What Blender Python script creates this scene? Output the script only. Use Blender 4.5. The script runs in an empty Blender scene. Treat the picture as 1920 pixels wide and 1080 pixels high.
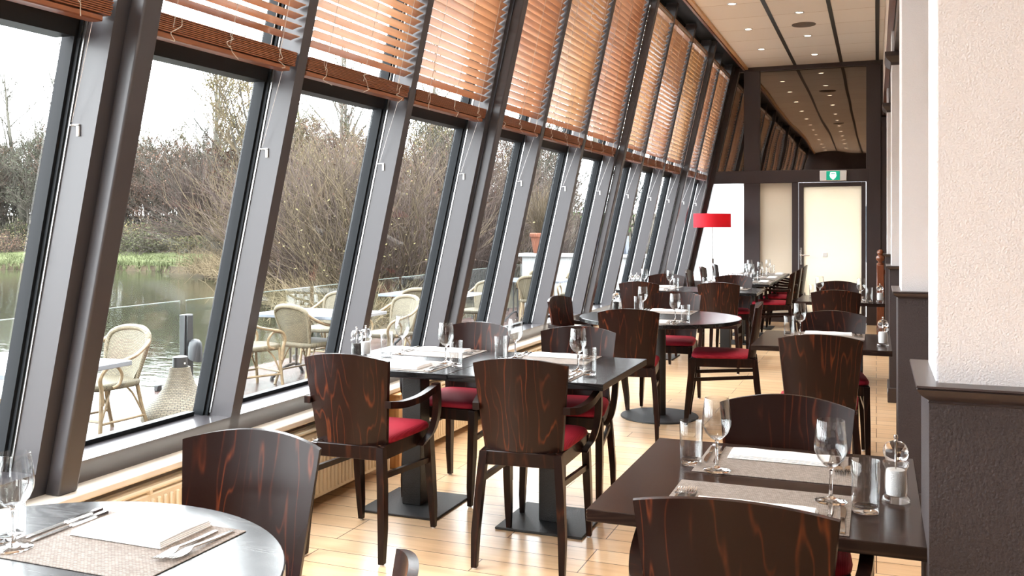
import bpy, math, random
from mathutils import Vector, Matrix
from math import sin, cos, pi, radians, sqrt
PI = math.pi
S = bpy.context.scene
COL = S.collection

# ------------------------------------------------------------------ camera, sky, exposure
CAM_H = 1.43
cam = bpy.data.cameras.new('camera'); co = bpy.data.objects.new('camera', cam); COL.objects.link(co)
co.location = (0, 0, CAM_H); co.rotation_euler = (PI/2, 0, radians(21.376))
cam.sensor_width = 36; cam.lens = 1745/1920*36; cam.shift_y = -(540-424)/1920
cam.clip_start = 0.05; cam.clip_end = 400
S.camera = co

w = bpy.data.worlds.new('overcast_sky'); S.world = w; w.use_nodes = True
bgn = w.node_tree.nodes['Background']
bgn.inputs[0].default_value = (0.93, 0.965, 1.0, 1); bgn.inputs[1].default_value = 12.0

S.view_settings.view_transform = 'Standard'; S.view_settings.look = 'None'
S.view_settings.gamma = 1; S.view_settings.use_curve_mapping = False
S.view_settings.exposure = 0.25
S.cycles.use_denoising = True
S.cycles.max_bounces = 12; S.cycles.diffuse_bounces = 5; S.cycles.glossy_bounces = 5
S.cycles.transmission_bounces = 10; S.cycles.transparent_max_bounces = 24
S.cycles.sample_clamp_indirect = 8.0
S.cycles.caustics_refractive = True; S.cycles.caustics_reflective = False
DOWNLIGHT_W = 62.0

# ------------------------------------------------------------------ mesh helpers
def catmull(pts, n=6, closed=False):
    P = [Vector(p) for p in pts]; out = []; m = len(P)
    for i in range(m if closed else m-1):
        if closed:
            a, b, c, d = P[(i-1) % m], P[i], P[(i+1) % m], P[(i+2) % m]
        else:
            a = P[i-1] if i > 0 else P[0]*2-P[1]
            b, c = P[i], P[i+1]
            d = P[i+2] if i+2 < m else P[i+1]*2-P[i]
        for k in range(n):
            t = k/n
            out.append(0.5*((2*b)+(c-a)*t+(2*a-5*b+4*c-d)*t*t+(3*b-a-3*c+d)*t**3))
    if not closed: out.append(P[-1].copy())
    return out

class MB:
    def __init__(s): s.v = []; s.f = []; s.m = []
    def add(s, vs, fs, mi=0):
        o = len(s.v); s.v += [tuple(v) for v in vs]
        for f in fs: s.f.append(tuple(i+o for i in f)); s.m.append(mi)
    def box(s, c, size, ch=0.0, rot=None, mi=0):
        hx, hy, hz = [k/2 for k in size]; c = Vector(c)
        if ch <= 0:
            vs = [Vector((x*hx, y*hy, z*hz)) for x in (-1, 1) for y in (-1, 1) for z in (-1, 1)]
            fs = [(0,1,3,2),(4,6,7,5),(0,4,5,1),(2,3,7,6),(0,2,6,4),(1,5,7,3)]
        else:
            e = min(ch, hx*.95, hy*.95, hz*.95); vs = []; ix = {}
            for x in (-1, 1):
                for y in (-1, 1):
                    for z in (-1, 1):
                        for a in range(3):
                            q = [x*(hx-e), y*(hy-e), z*(hz-e)]; q[a] = (x*hx, y*hy, z*hz)[a]
                            ix[(x, y, z, a)] = len(vs); vs.append(Vector(q))
            fs = []
            for g in (-1, 1):
                fs.append([ix[(g,-1,-1,0)], ix[(g,1,-1,0)], ix[(g,1,1,0)], ix[(g,-1,1,0)]])
                fs.append([ix[(-1,g,-1,1)], ix[(1,g,-1,1)], ix[(1,g,1,1)], ix[(-1,g,1,1)]])
                fs.append([ix[(-1,-1,g,2)], ix[(1,-1,g,2)], ix[(1,1,g,2)], ix[(-1,1,g,2)]])
            for a in (-1, 1):
                for b in (-1, 1):
                    fs.append([ix[(a,b,-1,0)], ix[(a,b,1,0)], ix[(a,b,1,1)], ix[(a,b,-1,1)]])
                    fs.append([ix[(a,-1,b,0)], ix[(a,1,b,0)], ix[(a,1,b,2)], ix[(a,-1,b,2)]])
                    fs.append([ix[(-1,a,b,1)], ix[(1,a,b,1)], ix[(1,a,b,2)], ix[(-1,a,b,2)]])
                    for d in (-1, 1): fs.append([ix[(a,b,d,0)], ix[(a,b,d,1)], ix[(a,b,d,2)]])
            out = []
            for f in fs:
                n = (vs[f[1]]-vs[f[0]]).cross(vs[f[2]]-vs[f[0]])
                cen = sum((vs[i] for i in f), Vector())/len(f)
                out.append(tuple(f) if n.dot(cen) > 0 else tuple(reversed(f)))
            fs = out
        if rot is not None: vs = [rot @ v for v in vs]
        s.add([v+c for v in vs], fs, mi)
    def bx(s, x0, x1, y0, y1, z0, z1, ch=0.0, mi=0):
        s.box(((x0+x1)/2, (y0+y1)/2, (z0+z1)/2), (abs(x1-x0), abs(y1-y0), abs(z1-z0)), ch, None, mi)
    def loft(s, rings, cap=True, closed=False, mi=0):
        n = len(rings[0]); vs = [p for r in rings for p in r]; fs = []; m = len(rings)
        for i in range(m if closed else m-1):
            for j in range(n):
                a = i*n+j; b = i*n+(j+1) % n; i2 = (i+1) % m
                fs.append((a, b, i2*n+(j+1) % n, i2*n+j))
        if cap and not closed:
            fs.append(tuple(reversed(range(n)))); fs.append(tuple(range((m-1)*n, m*n)))
        s.add(vs, fs, mi)
    def rloft(s, secs, mi=0):
        """rectangular sections: (cx, cy, cz, hx, hy) in horizontal planes, bottom to top"""
        s.loft([[(x-a, y-b, z), (x+a, y-b, z), (x+a, y+b, z), (x-a, y+b, z)] for x, y, z, a, b in secs], mi=mi)
    def tube(s, path, r, n=8, cap=True, closed=False, mi=0, flat=None):
        P = [Vector(p) for p in path]; m = len(P)
        R = r if isinstance(r, (list, tuple)) else [r]*m
        rings = []; up = None
        for i, p in enumerate(P):
            if closed: t = P[(i+1) % m]-P[i-1]
            else: t = P[min(i+1, m-1)]-P[max(i-1, 0)]
            if t.length < 1e-9: t = Vector((0, 0, 1))
            t.normalize()
            if up is None:
                up = Vector((0, 0, 1)) if abs(t.z) < .9 else Vector((1, 0, 0))
            u = (up-t*up.dot(t))
            if u.length < 1e-6: u = t.orthogonal()
            u.normalize(); v = t.cross(u); up = u
            k = 1 if flat is None else flat
            rings.append([p+u*(R[i]*k*cos(2*PI*j/n))+v*(R[i]*sin(2*PI*j/n)) for j in range(n)])
        s.loft(rings, cap, closed, mi)
    def lathe(s, prof, n=24, c=(0, 0, 0), mi=0, closed=False):
        c = Vector(c)
        m = len(prof); vs = []; fs = []; idx = []
        for r, z in prof:
            if r < 1e-6:
                idx.append([len(vs)]*n); vs.append(c+Vector((0, 0, z)))
            else:
                idx.append(list(range(len(vs), len(vs)+n)))
                vs += [c+Vector((r*cos(2*PI*j/n), r*sin(2*PI*j/n), z)) for j in range(n)]
        for i in range(m if closed else m-1):
            A, B = idx[i], idx[(i+1) % m]
            for j in range(n):
                k = (j+1) % n
                q = []
                for a in (A[j], A[k], B[k], B[j]):
                    if a not in q: q.append(a)
                if len(q) > 2: fs.append(tuple(q))
        s.add(vs, fs, mi)
    def shell(s, P, nu, nv, thick, mi=0):
        """P(i,j)->(front point, back point)"""
        A = []; B = []
        for i in range(nu+1):
            for j in range(nv+1):
                a, b = P(i/nu, j/nv); A.append(a); B.append(b)
        N = len(A); fs = []; w_ = nv+1
        for i in range(nu):
            for j in range(nv):
                a = i*w_+j
                fs.append((a, a+w_, a+w_+1, a+1)); fs.append((N+a, N+a+1, N+a+w_+1, N+a+w_))
        for i in range(nu):
            a = i*w_; b = (i+1)*w_
            fs.append((a, N+a, N+b, b)); fs.append((b+nv, N+b+nv, N+a+nv, a+nv))
        for j in range(nv):
            a = j; b = j+1
            fs.append((b, N+b, N+a, a)); a += nu*w_; b += nu*w_
            fs.append((a, N+a, N+b, b))
        s.add(A+B, fs, mi)
    def build(s, name, mats, parent=None, smooth=True, angle=38):
        me = bpy.data.meshes.new(name); me.from_pydata(s.v, [], s.f)
        if not isinstance(mats, (list, tuple)): mats = [mats]
        for m in mats: me.materials.append(m)
        if len(mats) > 1: me.polygons.foreach_set('material_index', s.m)
        if smooth:
            me.polygons.foreach_set('use_smooth', [True]*len(me.polygons))
            me.update()
            try: me.set_sharp_from_angle(angle=radians(angle))
            except Exception: pass
        me.update()
        o = bpy.data.objects.new(name, me); COL.objects.link(o)
        if parent: o.parent = parent
        return o

def tag(o, label=None, cat=None, group=None, kind=None):
    if label: o['label'] = label
    if cat: o['category'] = cat
    if group: o['group'] = group
    if kind: o['kind'] = kind
    return o
def thing(name, label, cat, loc=(0, 0, 0), rz=0, group=None):
    o = bpy.data.objects.new(name, None); COL.objects.link(o); o.empty_display_size = .05
    o.location = loc; o.rotation_euler = (0, 0, rz)
    return tag(o, label, cat, group)
def dup(root, loc=None, rz=0, label=None, group=None):
    r = root.copy(); COL.objects.link(r)
    if loc is not None: r.location = loc; r.rotation_euler = (0, 0, rz)
    if label: r['label'] = label
    if group: r['group'] = group
    for ch in list(root.children):
        c = ch.copy(); COL.objects.link(c); c.parent = r
        for g in list(ch.children):
            d = g.copy(); COL.objects.link(d); d.parent = c
    return r
class Kind:
    """first placement moves the original, later ones copy it"""
    def __init__(s, root): s.root = root; s.used = False
    def put(s, loc, rz, label, group=None):
        if not s.used:
            s.used = True; r = s.root; r.location = loc; r.rotation_euler = (0, 0, rz)
            r['label'] = label
            if group: r['group'] = group
            return r
        r = dup(s.root, loc, rz, label)
        if group: r['group'] = group
        elif 'group' in r: del r['group']
        return r
def struct(name, mb, m, parent=None, label=None, smooth=True):
    o = mb.build(name, m, parent, smooth)
    if parent is None: o['kind'] = 'structure'
    if label: o['label'] = label
    return o

# ------------------------------------------------------------------ materials
def newmat(name):
    m = bpy.data.materials.new(name); m.use_nodes = True
    nt = m.node_tree; b = nt.nodes['Principled BSDF']
    return m, nt, b
def N(nt, t, **kw):
    n = nt.nodes.new(t)
    for k, v in kw.items(): setattr(n, k, v)
    return n
def setin(n, **kw):
    for k, v in kw.items(): n.inputs[k.replace('_', ' ')].default_value = v
def simple(name, col, rough=.5, metal=0, coat=0, spec=.5, bump=0, bscale=50, var=0):
    m, nt, b = newmat(name)
    b.inputs['Base Color'].default_value = (*col, 1); b.inputs['Roughness'].default_value = rough
    b.inputs['Metallic'].default_value = metal; b.inputs['Coat Weight'].default_value = coat
    b.inputs['Coat Roughness'].default_value = .15
    b.inputs['Specular IOR Level'].default_value = spec
    if bump or var:
        tc = N(nt, 'ShaderNodeTexCoord'); no = N(nt, 'ShaderNodeTexNoise')
        setin(no, Scale=bscale, Detail=4.0); nt.links.new(tc.outputs['Object'], no.inputs['Vector'])
        if bump:
            bp = N(nt, 'ShaderNodeBump'); setin(bp, Strength=bump, Distance=.005)
            nt.links.new(no.outputs['Fac'], bp.inputs['Height']); nt.links.new(bp.outputs[0], b.inputs['Normal'])
        if var:
            r = N(nt, 'ShaderNodeValToRGB')
            r.color_ramp.elements[0].color = (*[c*(1-var) for c in col], 1); r.color_ramp.elements[0].position = .3
            r.color_ramp.elements[1].color = (*[min(1, c*(1+var)) for c in col], 1); r.color_ramp.elements[1].position = .7
            nt.links.new(no.outputs['Fac'], r.inputs[0]); nt.links.new(r.outputs[0], b.inputs['Base Color'])
    return m
def math_(nt, op, a, b=None):
    n = N(nt, 'ShaderNodeMath', operation=op)
    for i, x in enumerate((a, b)):
        if x is None: continue
        if isinstance(x, (int, float)): n.inputs[i].default_value = x
        else: nt.links.new(x, n.inputs[i])
    return n.outputs[0]
def wood(name, dark, line, scale=(5, 5, .8), freq=34, sharp=6, rough=.28, coat=.35, thresh=.45, rand=True, spec=.5):
    """stained veneer: contour lines of a stretched noise give cathedral grain"""
    m, nt, b = newmat(name); L = nt.links.new
    tc = N(nt, 'ShaderNodeTexCoord'); oi = N(nt, 'ShaderNodeObjectInfo')
    mp = N(nt, 'ShaderNodeMapping'); L(tc.outputs['Object'], mp.inputs['Vector'])
    mp.inputs['Scale'].default_value = scale
    if rand:
        cm = N(nt, 'ShaderNodeCombineXYZ')
        L(math_(nt, 'MULTIPLY', oi.outputs['Random'], 37.0), cm.inputs[0])
        L(math_(nt, 'MULTIPLY', oi.outputs['Random'], 53.0), cm.inputs[2]); L(cm.outputs[0], mp.inputs['Location'])
    n1 = N(nt, 'ShaderNodeTexNoise'); setin(n1, Scale=1.0, Detail=2.5, Roughness=.45); L(mp.outputs[0], n1.inputs['Vector'])
    s_ = math_(nt, 'ABSOLUTE', math_(nt, 'SINE', math_(nt, 'MULTIPLY', n1.outputs['Fac'], freq)))
    p_ = math_(nt, 'POWER', s_, sharp)
    n2 = N(nt, 'ShaderNodeTexNoise'); setin(n2, Scale=1.7, Detail=2.0); L(mp.outputs[0], n2.inputs['Vector'])
    f2 = N(nt, 'ShaderNodeMapRange'); L(n2.outputs['Fac'], f2.inputs[0])
    f2.inputs[1].default_value = thresh-.06; f2.inputs[2].default_value = thresh+.2
    n3 = N(nt, 'ShaderNodeTexNoise'); setin(n3, Scale=14.0, Detail=4.0); L(mp.outputs[0], n3.inputs['Vector'])
    fac = math_(nt, 'MULTIPLY', math_(nt, 'MULTIPLY', p_, f2.outputs[0]), math_(nt, 'MULTIPLY', n3.outputs['Fac'], 1.5))
    mx = N(nt, 'ShaderNodeMix', data_type='RGBA'); L(fac, mx.inputs[0])
    mx.inputs[6].default_value = (*dark, 1); mx.inputs[7].default_value = (*line, 1)
    L(mx.outputs[2], b.inputs['Base Color'])
    b.inputs['Roughness'].default_value = rough; b.inputs['Coat Weight'].default_value = coat; b.inputs['Coat Roughness'].default_value = .2
    b.inputs['Specular IOR Level'].default_value = spec
    return m
M = {}
M['veneer'] = wood('chair_veneer', (.017, .0068, .0052), (.135, .032, .012), (9, 9, .45), 34, 34, .26, 0, thresh=.44, spec=.2)
M['chairframe'] = wood('chair_frame_wood', (.011, .005, .0042), (.045, .014, .007), (14, 14, 2), 20, 6, .28, 0, spec=.16)
M['table_black'] = wood('black_table_wood', (.008, .0075, .008), (.035, .033, .035), (1.2, 11, 11), 60, 3, .22, 0, spec=.3)
M['table_brown'] = wood('brown_table_wood', (.021, .0125, .0105), (.05, .03, .022), (1.2, 14, 14), 60, 3, .2, 0, spec=.13)
M['table_round'] = wood('round_table_wood', (.03, .031, .034), (.12, .125, .13), (2.2, 9, 9), 60, 3, .25, .2, spec=.6)
M['redwood'] = wood('red_brown_wood', (.16, .045, .018), (.24, .075, .03), (12, 12, 1.2), 30, 3, .3, .4)
M['oakpanel'] = wood('honey_wood', (.62, .36, .15), (.45, .22, .08), (6, 6, .8), 26, 4, .4, .1)
M['bark'] = simple('bark', (.042, .037, .029), .9, var=.4, bscale=3)
M['iron'] = simple('black_iron', (.016, .016, .017), .5, bump=.5, bscale=220)
M['blackmetal'] = simple('black_metal', (.015, .015, .016), .38)
M['paint'] = simple('aubergine_frame_paint', (.048, .043, .047), .42, coat=.1)
M['sillpaint'] = simple('satin_sill_paint', (.06, .054, .06), .28, coat=.7)
M['darkpaint'] = simple('dark_brown_frame_paint', (.04, .028, .028), .35, coat=.15)
M['gasket'] = simple('black_window_seal', (.012, .014, .016), .45, spec=.12)
M['stone'] = simple('white_window_board', (.78, .72, .64), .35, var=.1, bscale=6)
M['cream'] = simple('cream_enamel', (.78, .68, .52), .4)
M['napkin'] = simple('white_linen', (.86, .86, .87), .85, bump=.15, bscale=400)
M['steel'] = simple('polished_steel', (.66, .63, .6), .16, 1)
M['satin'] = simple('satin_steel', (.6, .6, .6), .3, 1)
M['white'] = simple('white_plastic', (.8, .8, .8), .4)
M['redshade'] = None
M['salt'] = simple('salt', (.85, .85, .86), .8, bump=.5, bscale=400)
M['pepper'] = simple('peppercorns', (.02, .016, .013), .7, bump=1, bscale=300)
M['cord'] = simple('pale_cord', (.55, .5, .45), .8)
M['terracotta'] = simple('terracotta', (.17, .06, .032), .8, var=.2, bscale=9)
M['zinc'] = simple('blue_grey_planter', (.04, .05, .07), .5)
M['render'] = simple('white_render', (.30, .31, .31), .9, bump=.2, bscale=40)
M['soil'] = simple('soil', (.03, .022, .016), .95)
M['chrome'] = simple('door_steel', (.7, .69, .67), .25, 1)

def glassmat(name, col=(1, 1, 1), rough=0.0, ior=1.45):
    m, nt, b = newmat(name)
    b.inputs['Transmission Weight'].default_value = 1; b.inputs['Base Color'].default_value = (*col, 1)
    b.inputs['Roughness'].default_value = rough; b.inputs['IOR'].default_value = ior
    return m
M['glass'] = glassmat('clear_glassware')
def thinglass(name):
    m = bpy.data.materials.new(name); m.use_nodes = True; nt = m.node_tree; nt.nodes.clear()
    out = N(nt, 'ShaderNodeOutputMaterial'); mx = N(nt, 'ShaderNodeMixShader')
    tr = N(nt, 'ShaderNodeBsdfTransparent'); tr.inputs[0].default_value = (.975, .98, .98, 1)
    gl = N(nt, 'ShaderNodeBsdfGlossy'); gl.inputs['Roughness'].default_value = .02
    lw = N(nt, 'ShaderNodeLayerWeight'); lw.inputs[0].default_value = .5
    nt.links.new(math_(nt, 'ADD', math_(nt, 'MULTIPLY', math_(nt, 'POWER', lw.outputs['Facing'], 2.6), .9), .04), mx.inputs[0])
    nt.links.new(tr.outputs[0], mx.inputs[1]); nt.links.new(gl.outputs[0], mx.inputs[2]); nt.links.new(mx.outputs[0], out.inputs[0])
    return m
M['thinglass'] = thinglass('thin_blown_glass')
M['acrylic'] = glassmat('clear_acrylic', (.98, .98, .98), .02, 1.4)
def panemat(name, tint, refl=1.0, rough=0.0, ior=1.5):
    m = bpy.data.materials.new(name); m.use_nodes = True; nt = m.node_tree; nt.nodes.clear()
    out = N(nt, 'ShaderNodeOutputMaterial'); mx = N(nt, 'ShaderNodeMixShader')
    tr = N(nt, 'ShaderNodeBsdfTransparent'); tr.inputs[0].default_value = (*tint, 1)
    gl = N(nt, 'ShaderNodeBsdfGlossy'); gl.inputs['Roughness'].default_value = rough
    lw = N(nt, 'ShaderNodeLayerWeight'); lw.inputs[0].default_value = .5
    sch = math_(nt, 'ADD', math_(nt, 'MULTIPLY', math_(nt, 'POWER', lw.outputs['Facing'], 5.0), .94), .04)
    nt.links.new(math_(nt, 'MULTIPLY', sch, refl), mx.inputs[0])
    nt.links.new(tr.outputs[0], mx.inputs[1]); nt.links.new(gl.outputs[0], mx.inputs[2])
    nt.links.new(mx.outputs[0], out.inputs[0])
    return m
M['pane'] = panemat('window_glass', (.975, .985, .98), .55)
M['balglass'] = panemat('balustrade_glass', (.94, .975, .965), .6)

def frosted(name, col, trans, coat=.3):
    m = bpy.data.materials.new(name); m.use_nodes = True; nt = m.node_tree; b = nt.nodes['Principled BSDF']
    out = [n for n in nt.nodes if n.type == 'OUTPUT_MATERIAL'][0]
    b.inputs['Base Color'].default_value = (*col, 1); b.inputs['Roughness'].default_value = .5
    b.inputs['Coat Weight'].default_value = coat; b.inputs['Coat Roughness'].default_value = .03
    t = N(nt, 'ShaderNodeBsdfTranslucent'); t.inputs[0].default_value = (*col, 1)
    mx = N(nt, 'ShaderNodeMixShader'); mx.inputs[0].default_value = trans
    nt.links.new(b.outputs[0], mx.inputs[1]); nt.links.new(t.outputs[0], mx.inputs[2]); nt.links.new(mx.outputs[0], out.inputs[0])
    return m
M['frost_white'] = frosted('frosted_white_glass', (.9, .9, .9), .8, .2)
M['frost_cream'] = frosted('frosted_cream_glass', (.70, .62, .50), .10, .6)
M['frost_door'] = frosted('frosted_door_glass', (.84, .79, .69), .24, .2)

def mk_mirror():
    m, nt, b = newmat('dark_reflective_glass'); L = nt.links.new
    b.inputs['Base Color'].default_value = (.22, .19, .165, 1); b.inputs['Metallic'].default_value = 1
    b.inputs['Roughness'].default_value = .015
    tc = N(nt, 'ShaderNodeTexCoord'); n = N(nt, 'ShaderNodeTexNoise'); setin(n, Scale=1.6, Detail=1.0)
    L(tc.outputs['Object'], n.inputs['Vector'])
    bp = N(nt, 'ShaderNodeBump'); setin(bp, Strength=.04, Distance=.05); L(n.outputs['Fac'], bp.inputs['Height']); L(bp.outputs[0], b.inputs['Normal'])
    return m
M['mirror'] = mk_mirror()

def mk_floor():
    m, nt, b = newmat('maple_floor'); L = nt.links.new
    tc = N(nt, 'ShaderNodeTexCoord')
    br = N(nt, 'ShaderNodeTexBrick'); br.offset = .37; br.offset_frequency = 3
    setin(br, Scale=1.0, Mortar_Size=.0026, Mortar_Smooth=.2, Bias=.0, Brick_Width=1.15, Row_Height=.147)
    br.inputs['Color1'].default_value = (.74, .50, .29, 1); br.inputs['Color2'].default_value = (.83, .61, .39, 1)
    br.inputs['Mortar'].default_value = (.10, .045, .02, 1)
    L(tc.outputs['Object'], br.inputs['Vector'])
    mp = N(nt, 'ShaderNodeMapping'); mp.inputs['Scale'].default_value = (1.6, 22, 1); L(tc.outputs['Object'], mp.inputs['Vector'])
    n = N(nt, 'ShaderNodeTexNoise'); setin(n, Scale=1.0, Detail=5.0, Roughness=.6); L(mp.outputs[0], n.inputs['Vector'])
    mx = N(nt, 'ShaderNodeMix', data_type='RGBA', blend_type='MULTIPLY'); mx.inputs[0].default_value = .35
    r = N(nt, 'ShaderNodeValToRGB'); r.color_ramp.elements[0].color = (.55, .42, .3, 1); r.color_ramp.elements[0].position = .3
    r.color_ramp.elements[1].color = (1, 1, 1, 1); r.color_ramp.elements[1].position = .6
    L(n.outputs['Fac'], r.inputs[0]); L(br.outputs['Color'], mx.inputs[6]); L(r.outputs[0], mx.inputs[7])
    n2 = N(nt, 'ShaderNodeTexNoise'); setin(n2, Scale=1.3, Detail=3.0); L(tc.outputs['Object'], n2.inputs['Vector'])
    mx2 = N(nt, 'ShaderNodeMix', data_type='RGBA', blend_type='MULTIPLY'); mx2.inputs[0].default_value = .3
    r2 = N(nt, 'ShaderNodeValToRGB'); r2.color_ramp.elements[0].color = (.7, .55, .42, 1); r2.color_ramp.elements[0].position = .35
    r2.color_ramp.elements[1].color = (1, 1, 1, 1); r2.color_ramp.elements[1].position = .6
    L(n2.outputs['Fac'], r2.inputs[0]); L(mx.outputs[2], mx2.inputs[6]); L(r2.outputs[0], mx2.inputs[7])
    L(mx2.outputs[2], b.inputs['Base Color'])
    b.inputs['Roughness'].default_value = .3; b.inputs['Coat Weight'].default_value = .25; b.inputs['Coat Roughness'].default_value = .22
    bp = N(nt, 'ShaderNodeBump'); setin(bp, Strength=.3, Distance=.002); bp.invert = True
    L(br.outputs['Fac'], bp.inputs['Height']); L(bp.outputs[0], b.inputs['Normal'])
    return m
M['floor'] = mk_floor()

def mk_deck():
    m, nt, b = newmat('wet_terrace_boards'); L = nt.links.new
    tc = N(nt, 'ShaderNodeTexCoord')
    br = N(nt, 'ShaderNodeTexBrick'); setin(br, Scale=1.0, Mortar_Size=.004, Brick_Width=3.0, Row_Height=.14)
    br.inputs['Color1'].default_value = (.07, .045, .04, 1); br.inputs['Color2'].default_value = (.10, .068, .06, 1); br.inputs['Mortar'].default_value = (.04, .03, .03, 1)
    L(tc.outputs['Object'], br.inputs['Vector']); L(br.outputs['Color'], b.inputs['Base Color'])
    b.inputs['Roughness'].default_value = .26; b.inputs['Specular IOR Level'].default_value = .25
    n = N(nt, 'ShaderNodeTexNoise'); setin(n, Scale=5.0, Detail=3.0); L(tc.outputs['Object'], n.inputs['Vector'])
    bp = N(nt, 'ShaderNodeBump'); setin(bp, Strength=.15, Distance=.02); L(n.outputs['Fac'], bp.inputs['Height']); L(bp.outputs[0], b.inputs['Normal'])
    return m
M['deck'] = mk_deck()

def mk_plaster(name, col, strength, scale, rough=.85):
    m, nt, b = newmat(name); L = nt.links.new
    tc = N(nt, 'ShaderNodeTexCoord'); n = N(nt, 'ShaderNodeTexNoise'); setin(n, Scale=scale, Detail=2.5, Roughness=.55)
    L(tc.outputs['Object'], n.inputs['Vector'])
    bp = N(nt, 'ShaderNodeBump'); setin(bp, Strength=strength, Distance=.0045); L(n.outputs['Fac'], bp.inputs['Height']); L(bp.outputs[0], b.inputs['Normal'])
    b.inputs['Base Color'].default_value = (*col, 1); b.inputs['Roughness'].default_value = rough
    return m
M['plaster'] = mk_plaster('pale_textured_plaster', (.77, .76, .79), .6, 230)
M['plaster_dark'] = mk_plaster('aubergine_textured_plaster', (.036, .026, .028), 1.0, 170, .7)
M['wallpale'] = mk_plaster('pale_wall', (.72, .64, .55), .2, 60)

def mk_ceiling():
    m, nt, b = newmat('ceiling_tiles'); L = nt.links.new
    tc = N(nt, 'ShaderNodeTexCoord'); sp = N(nt, 'ShaderNodeSeparateXYZ'); L(tc.outputs['Object'], sp.inputs[0])
    f = math_(nt, 'FRACT', math_(nt, 'DIVIDE', math_(nt, 'ADD', sp.outputs[1], 20.15), .69))
    d = math_(nt, 'MINIMUM', f, math_(nt, 'SUBTRACT', 1.0, f))
    line = math_(nt, 'LESS_THAN', d, .008)
    mx = N(nt, 'ShaderNodeMix', data_type='RGBA'); L(line, mx.inputs[0])
    mx.inputs[6].default_value = (.90, .86, .80, 1); mx.inputs[7].default_value = (.6, .5, .4, 1)
    n = N(nt, 'ShaderNodeTexWhiteNoise', noise_dimensions='1D'); L(math_(nt, 'FLOOR', math_(nt, 'DIVIDE', math_(nt, 'ADD', sp.outputs[1], 20.15), .69)), n.inputs['W'])
    hv = N(nt, 'ShaderNodeHueSaturation'); L(mx.outputs[2], hv.inputs['Color'])
    L(math_(nt, 'ADD', math_(nt, 'MULTIPLY', n.outputs['Value'], .08), .95), hv.inputs['Value'])
    L(hv.outputs[0], b.inputs['Base Color']); b.inputs['Roughness'].default_value = .6
    return m
M['ceiling'] = mk_ceiling()

def mk_weave(name, c1, c2, su, sv, rough=.8, strength=.6, mortar=(.1, .08, .06)):
    m, nt, b = newmat(name); L = nt.links.new
    tc = N(nt, 'ShaderNodeTexCoord')
    br = N(nt, 'ShaderNodeTexBrick'); setin(br, Scale=1.0, Mortar_Size=min(su, sv)*.13, Mortar_Smooth=.8, Brick_Width=su, Row_Height=sv)
    br.inputs['Color1'].default_value = (*c1, 1); br.inputs['Color2'].default_value = (*c2, 1); br.inputs['Mortar'].default_value = (*mortar, 1)
    L(tc.outputs['Object'], br.inputs['Vector']); L(br.outputs['Color'], b.inputs['Base Color'])
    bp = N(nt, 'ShaderNodeBump'); setin(bp, Strength=strength, Distance=.002); bp.invert = True
    L(br.outputs['Fac'], bp.inputs['Height']); L(bp.outputs[0], b.inputs['Normal'])
    b.inputs['Roughness'].default_value = rough
    return m
M['mat'] = mk_weave('woven_placemat', (.37, .325, .295), (.24, .205, .185), .009, .0045, .7, .8, (.09, .07, .06))
def mk_wicker(name, c1, c2, gap, su=.022, sv=.009):
    """wicker: rows follow height and depth, columns follow the width"""
    m, nt, b = newmat(name); L = nt.links.new
    tc = N(nt, 'ShaderNodeTexCoord'); sp = N(nt, 'ShaderNodeSeparateXYZ'); L(tc.outputs['Object'], sp.inputs[0])
    cm = N(nt, 'ShaderNodeCombineXYZ'); L(sp.outputs[0], cm.inputs[0]); L(math_(nt, 'ADD', sp.outputs[2], sp.outputs[1]), cm.inputs[1])
    br = N(nt, 'ShaderNodeTexBrick'); setin(br, Scale=1.0, Mortar_Size=.0016, Mortar_Smooth=.6, Brick_Width=su, Row_Height=sv)
    br.inputs['Color1'].default_value = (*c1, 1); br.inputs['Color2'].default_value = (*c2, 1); br.inputs['Mortar'].default_value = (*gap, 1)
    L(cm.outputs[0], br.inputs['Vector']); L(br.outputs['Color'], b.inputs['Base Color'])
    bp = N(nt, 'ShaderNodeBump'); setin(bp, Strength=.7, Distance=.004); bp.invert = True
    L(br.outputs['Fac'], bp.inputs['Height']); L(bp.outputs[0], b.inputs['Normal']); b.inputs['Roughness'].default_value = .55
    return m
M['wicker'] = mk_wicker('wicker_weave', (.165, .14, .085), (.115, .095, .058), (.018, .015, .010))
M['rattan'] = simple('rattan_cane', (.20, .145, .08), .45, var=.25, bscale=30)
M['rattan_wrap'] = mk_wicker('rattan_wrapping', (.21, .175, .11), (.16, .13, .08), (.05, .04, .022), .01, .012)

def mk_seat():
    m, nt, b = newmat('crimson_seat_fabric'); L = nt.links.new
    tc = N(nt, 'ShaderNodeTexCoord'); n = N(nt, 'ShaderNodeTexChecker')
    w_ = N(nt, 'ShaderNodeTexWave'); setin(w_, Scale=55.0, Distortion=1.0, Detail=1.0); L(tc.outputs['Object'], w_.inputs['Vector'])
    mx = N(nt, 'ShaderNodeMix', data_type='RGBA'); L(w_.outputs['Fac'], mx.inputs[0])
    mx.inputs[6].default_value = (.235, .008, .020, 1); mx.inputs[7].default_value = (.31, .014, .030, 1)
    L(mx.outputs[2], b.inputs['Base Color']); b.inputs['Roughness'].default_value = .7
    bp = N(nt, 'ShaderNodeBump'); setin(bp, Strength=.25, Distance=.001); L(w_.outputs['Fac'], bp.inputs['Height']); L(bp.outputs[0], b.inputs['Normal'])
    b.inputs['Specular IOR Level'].default_value = .2
    return m
M['seat'] = mk_seat()

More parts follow.
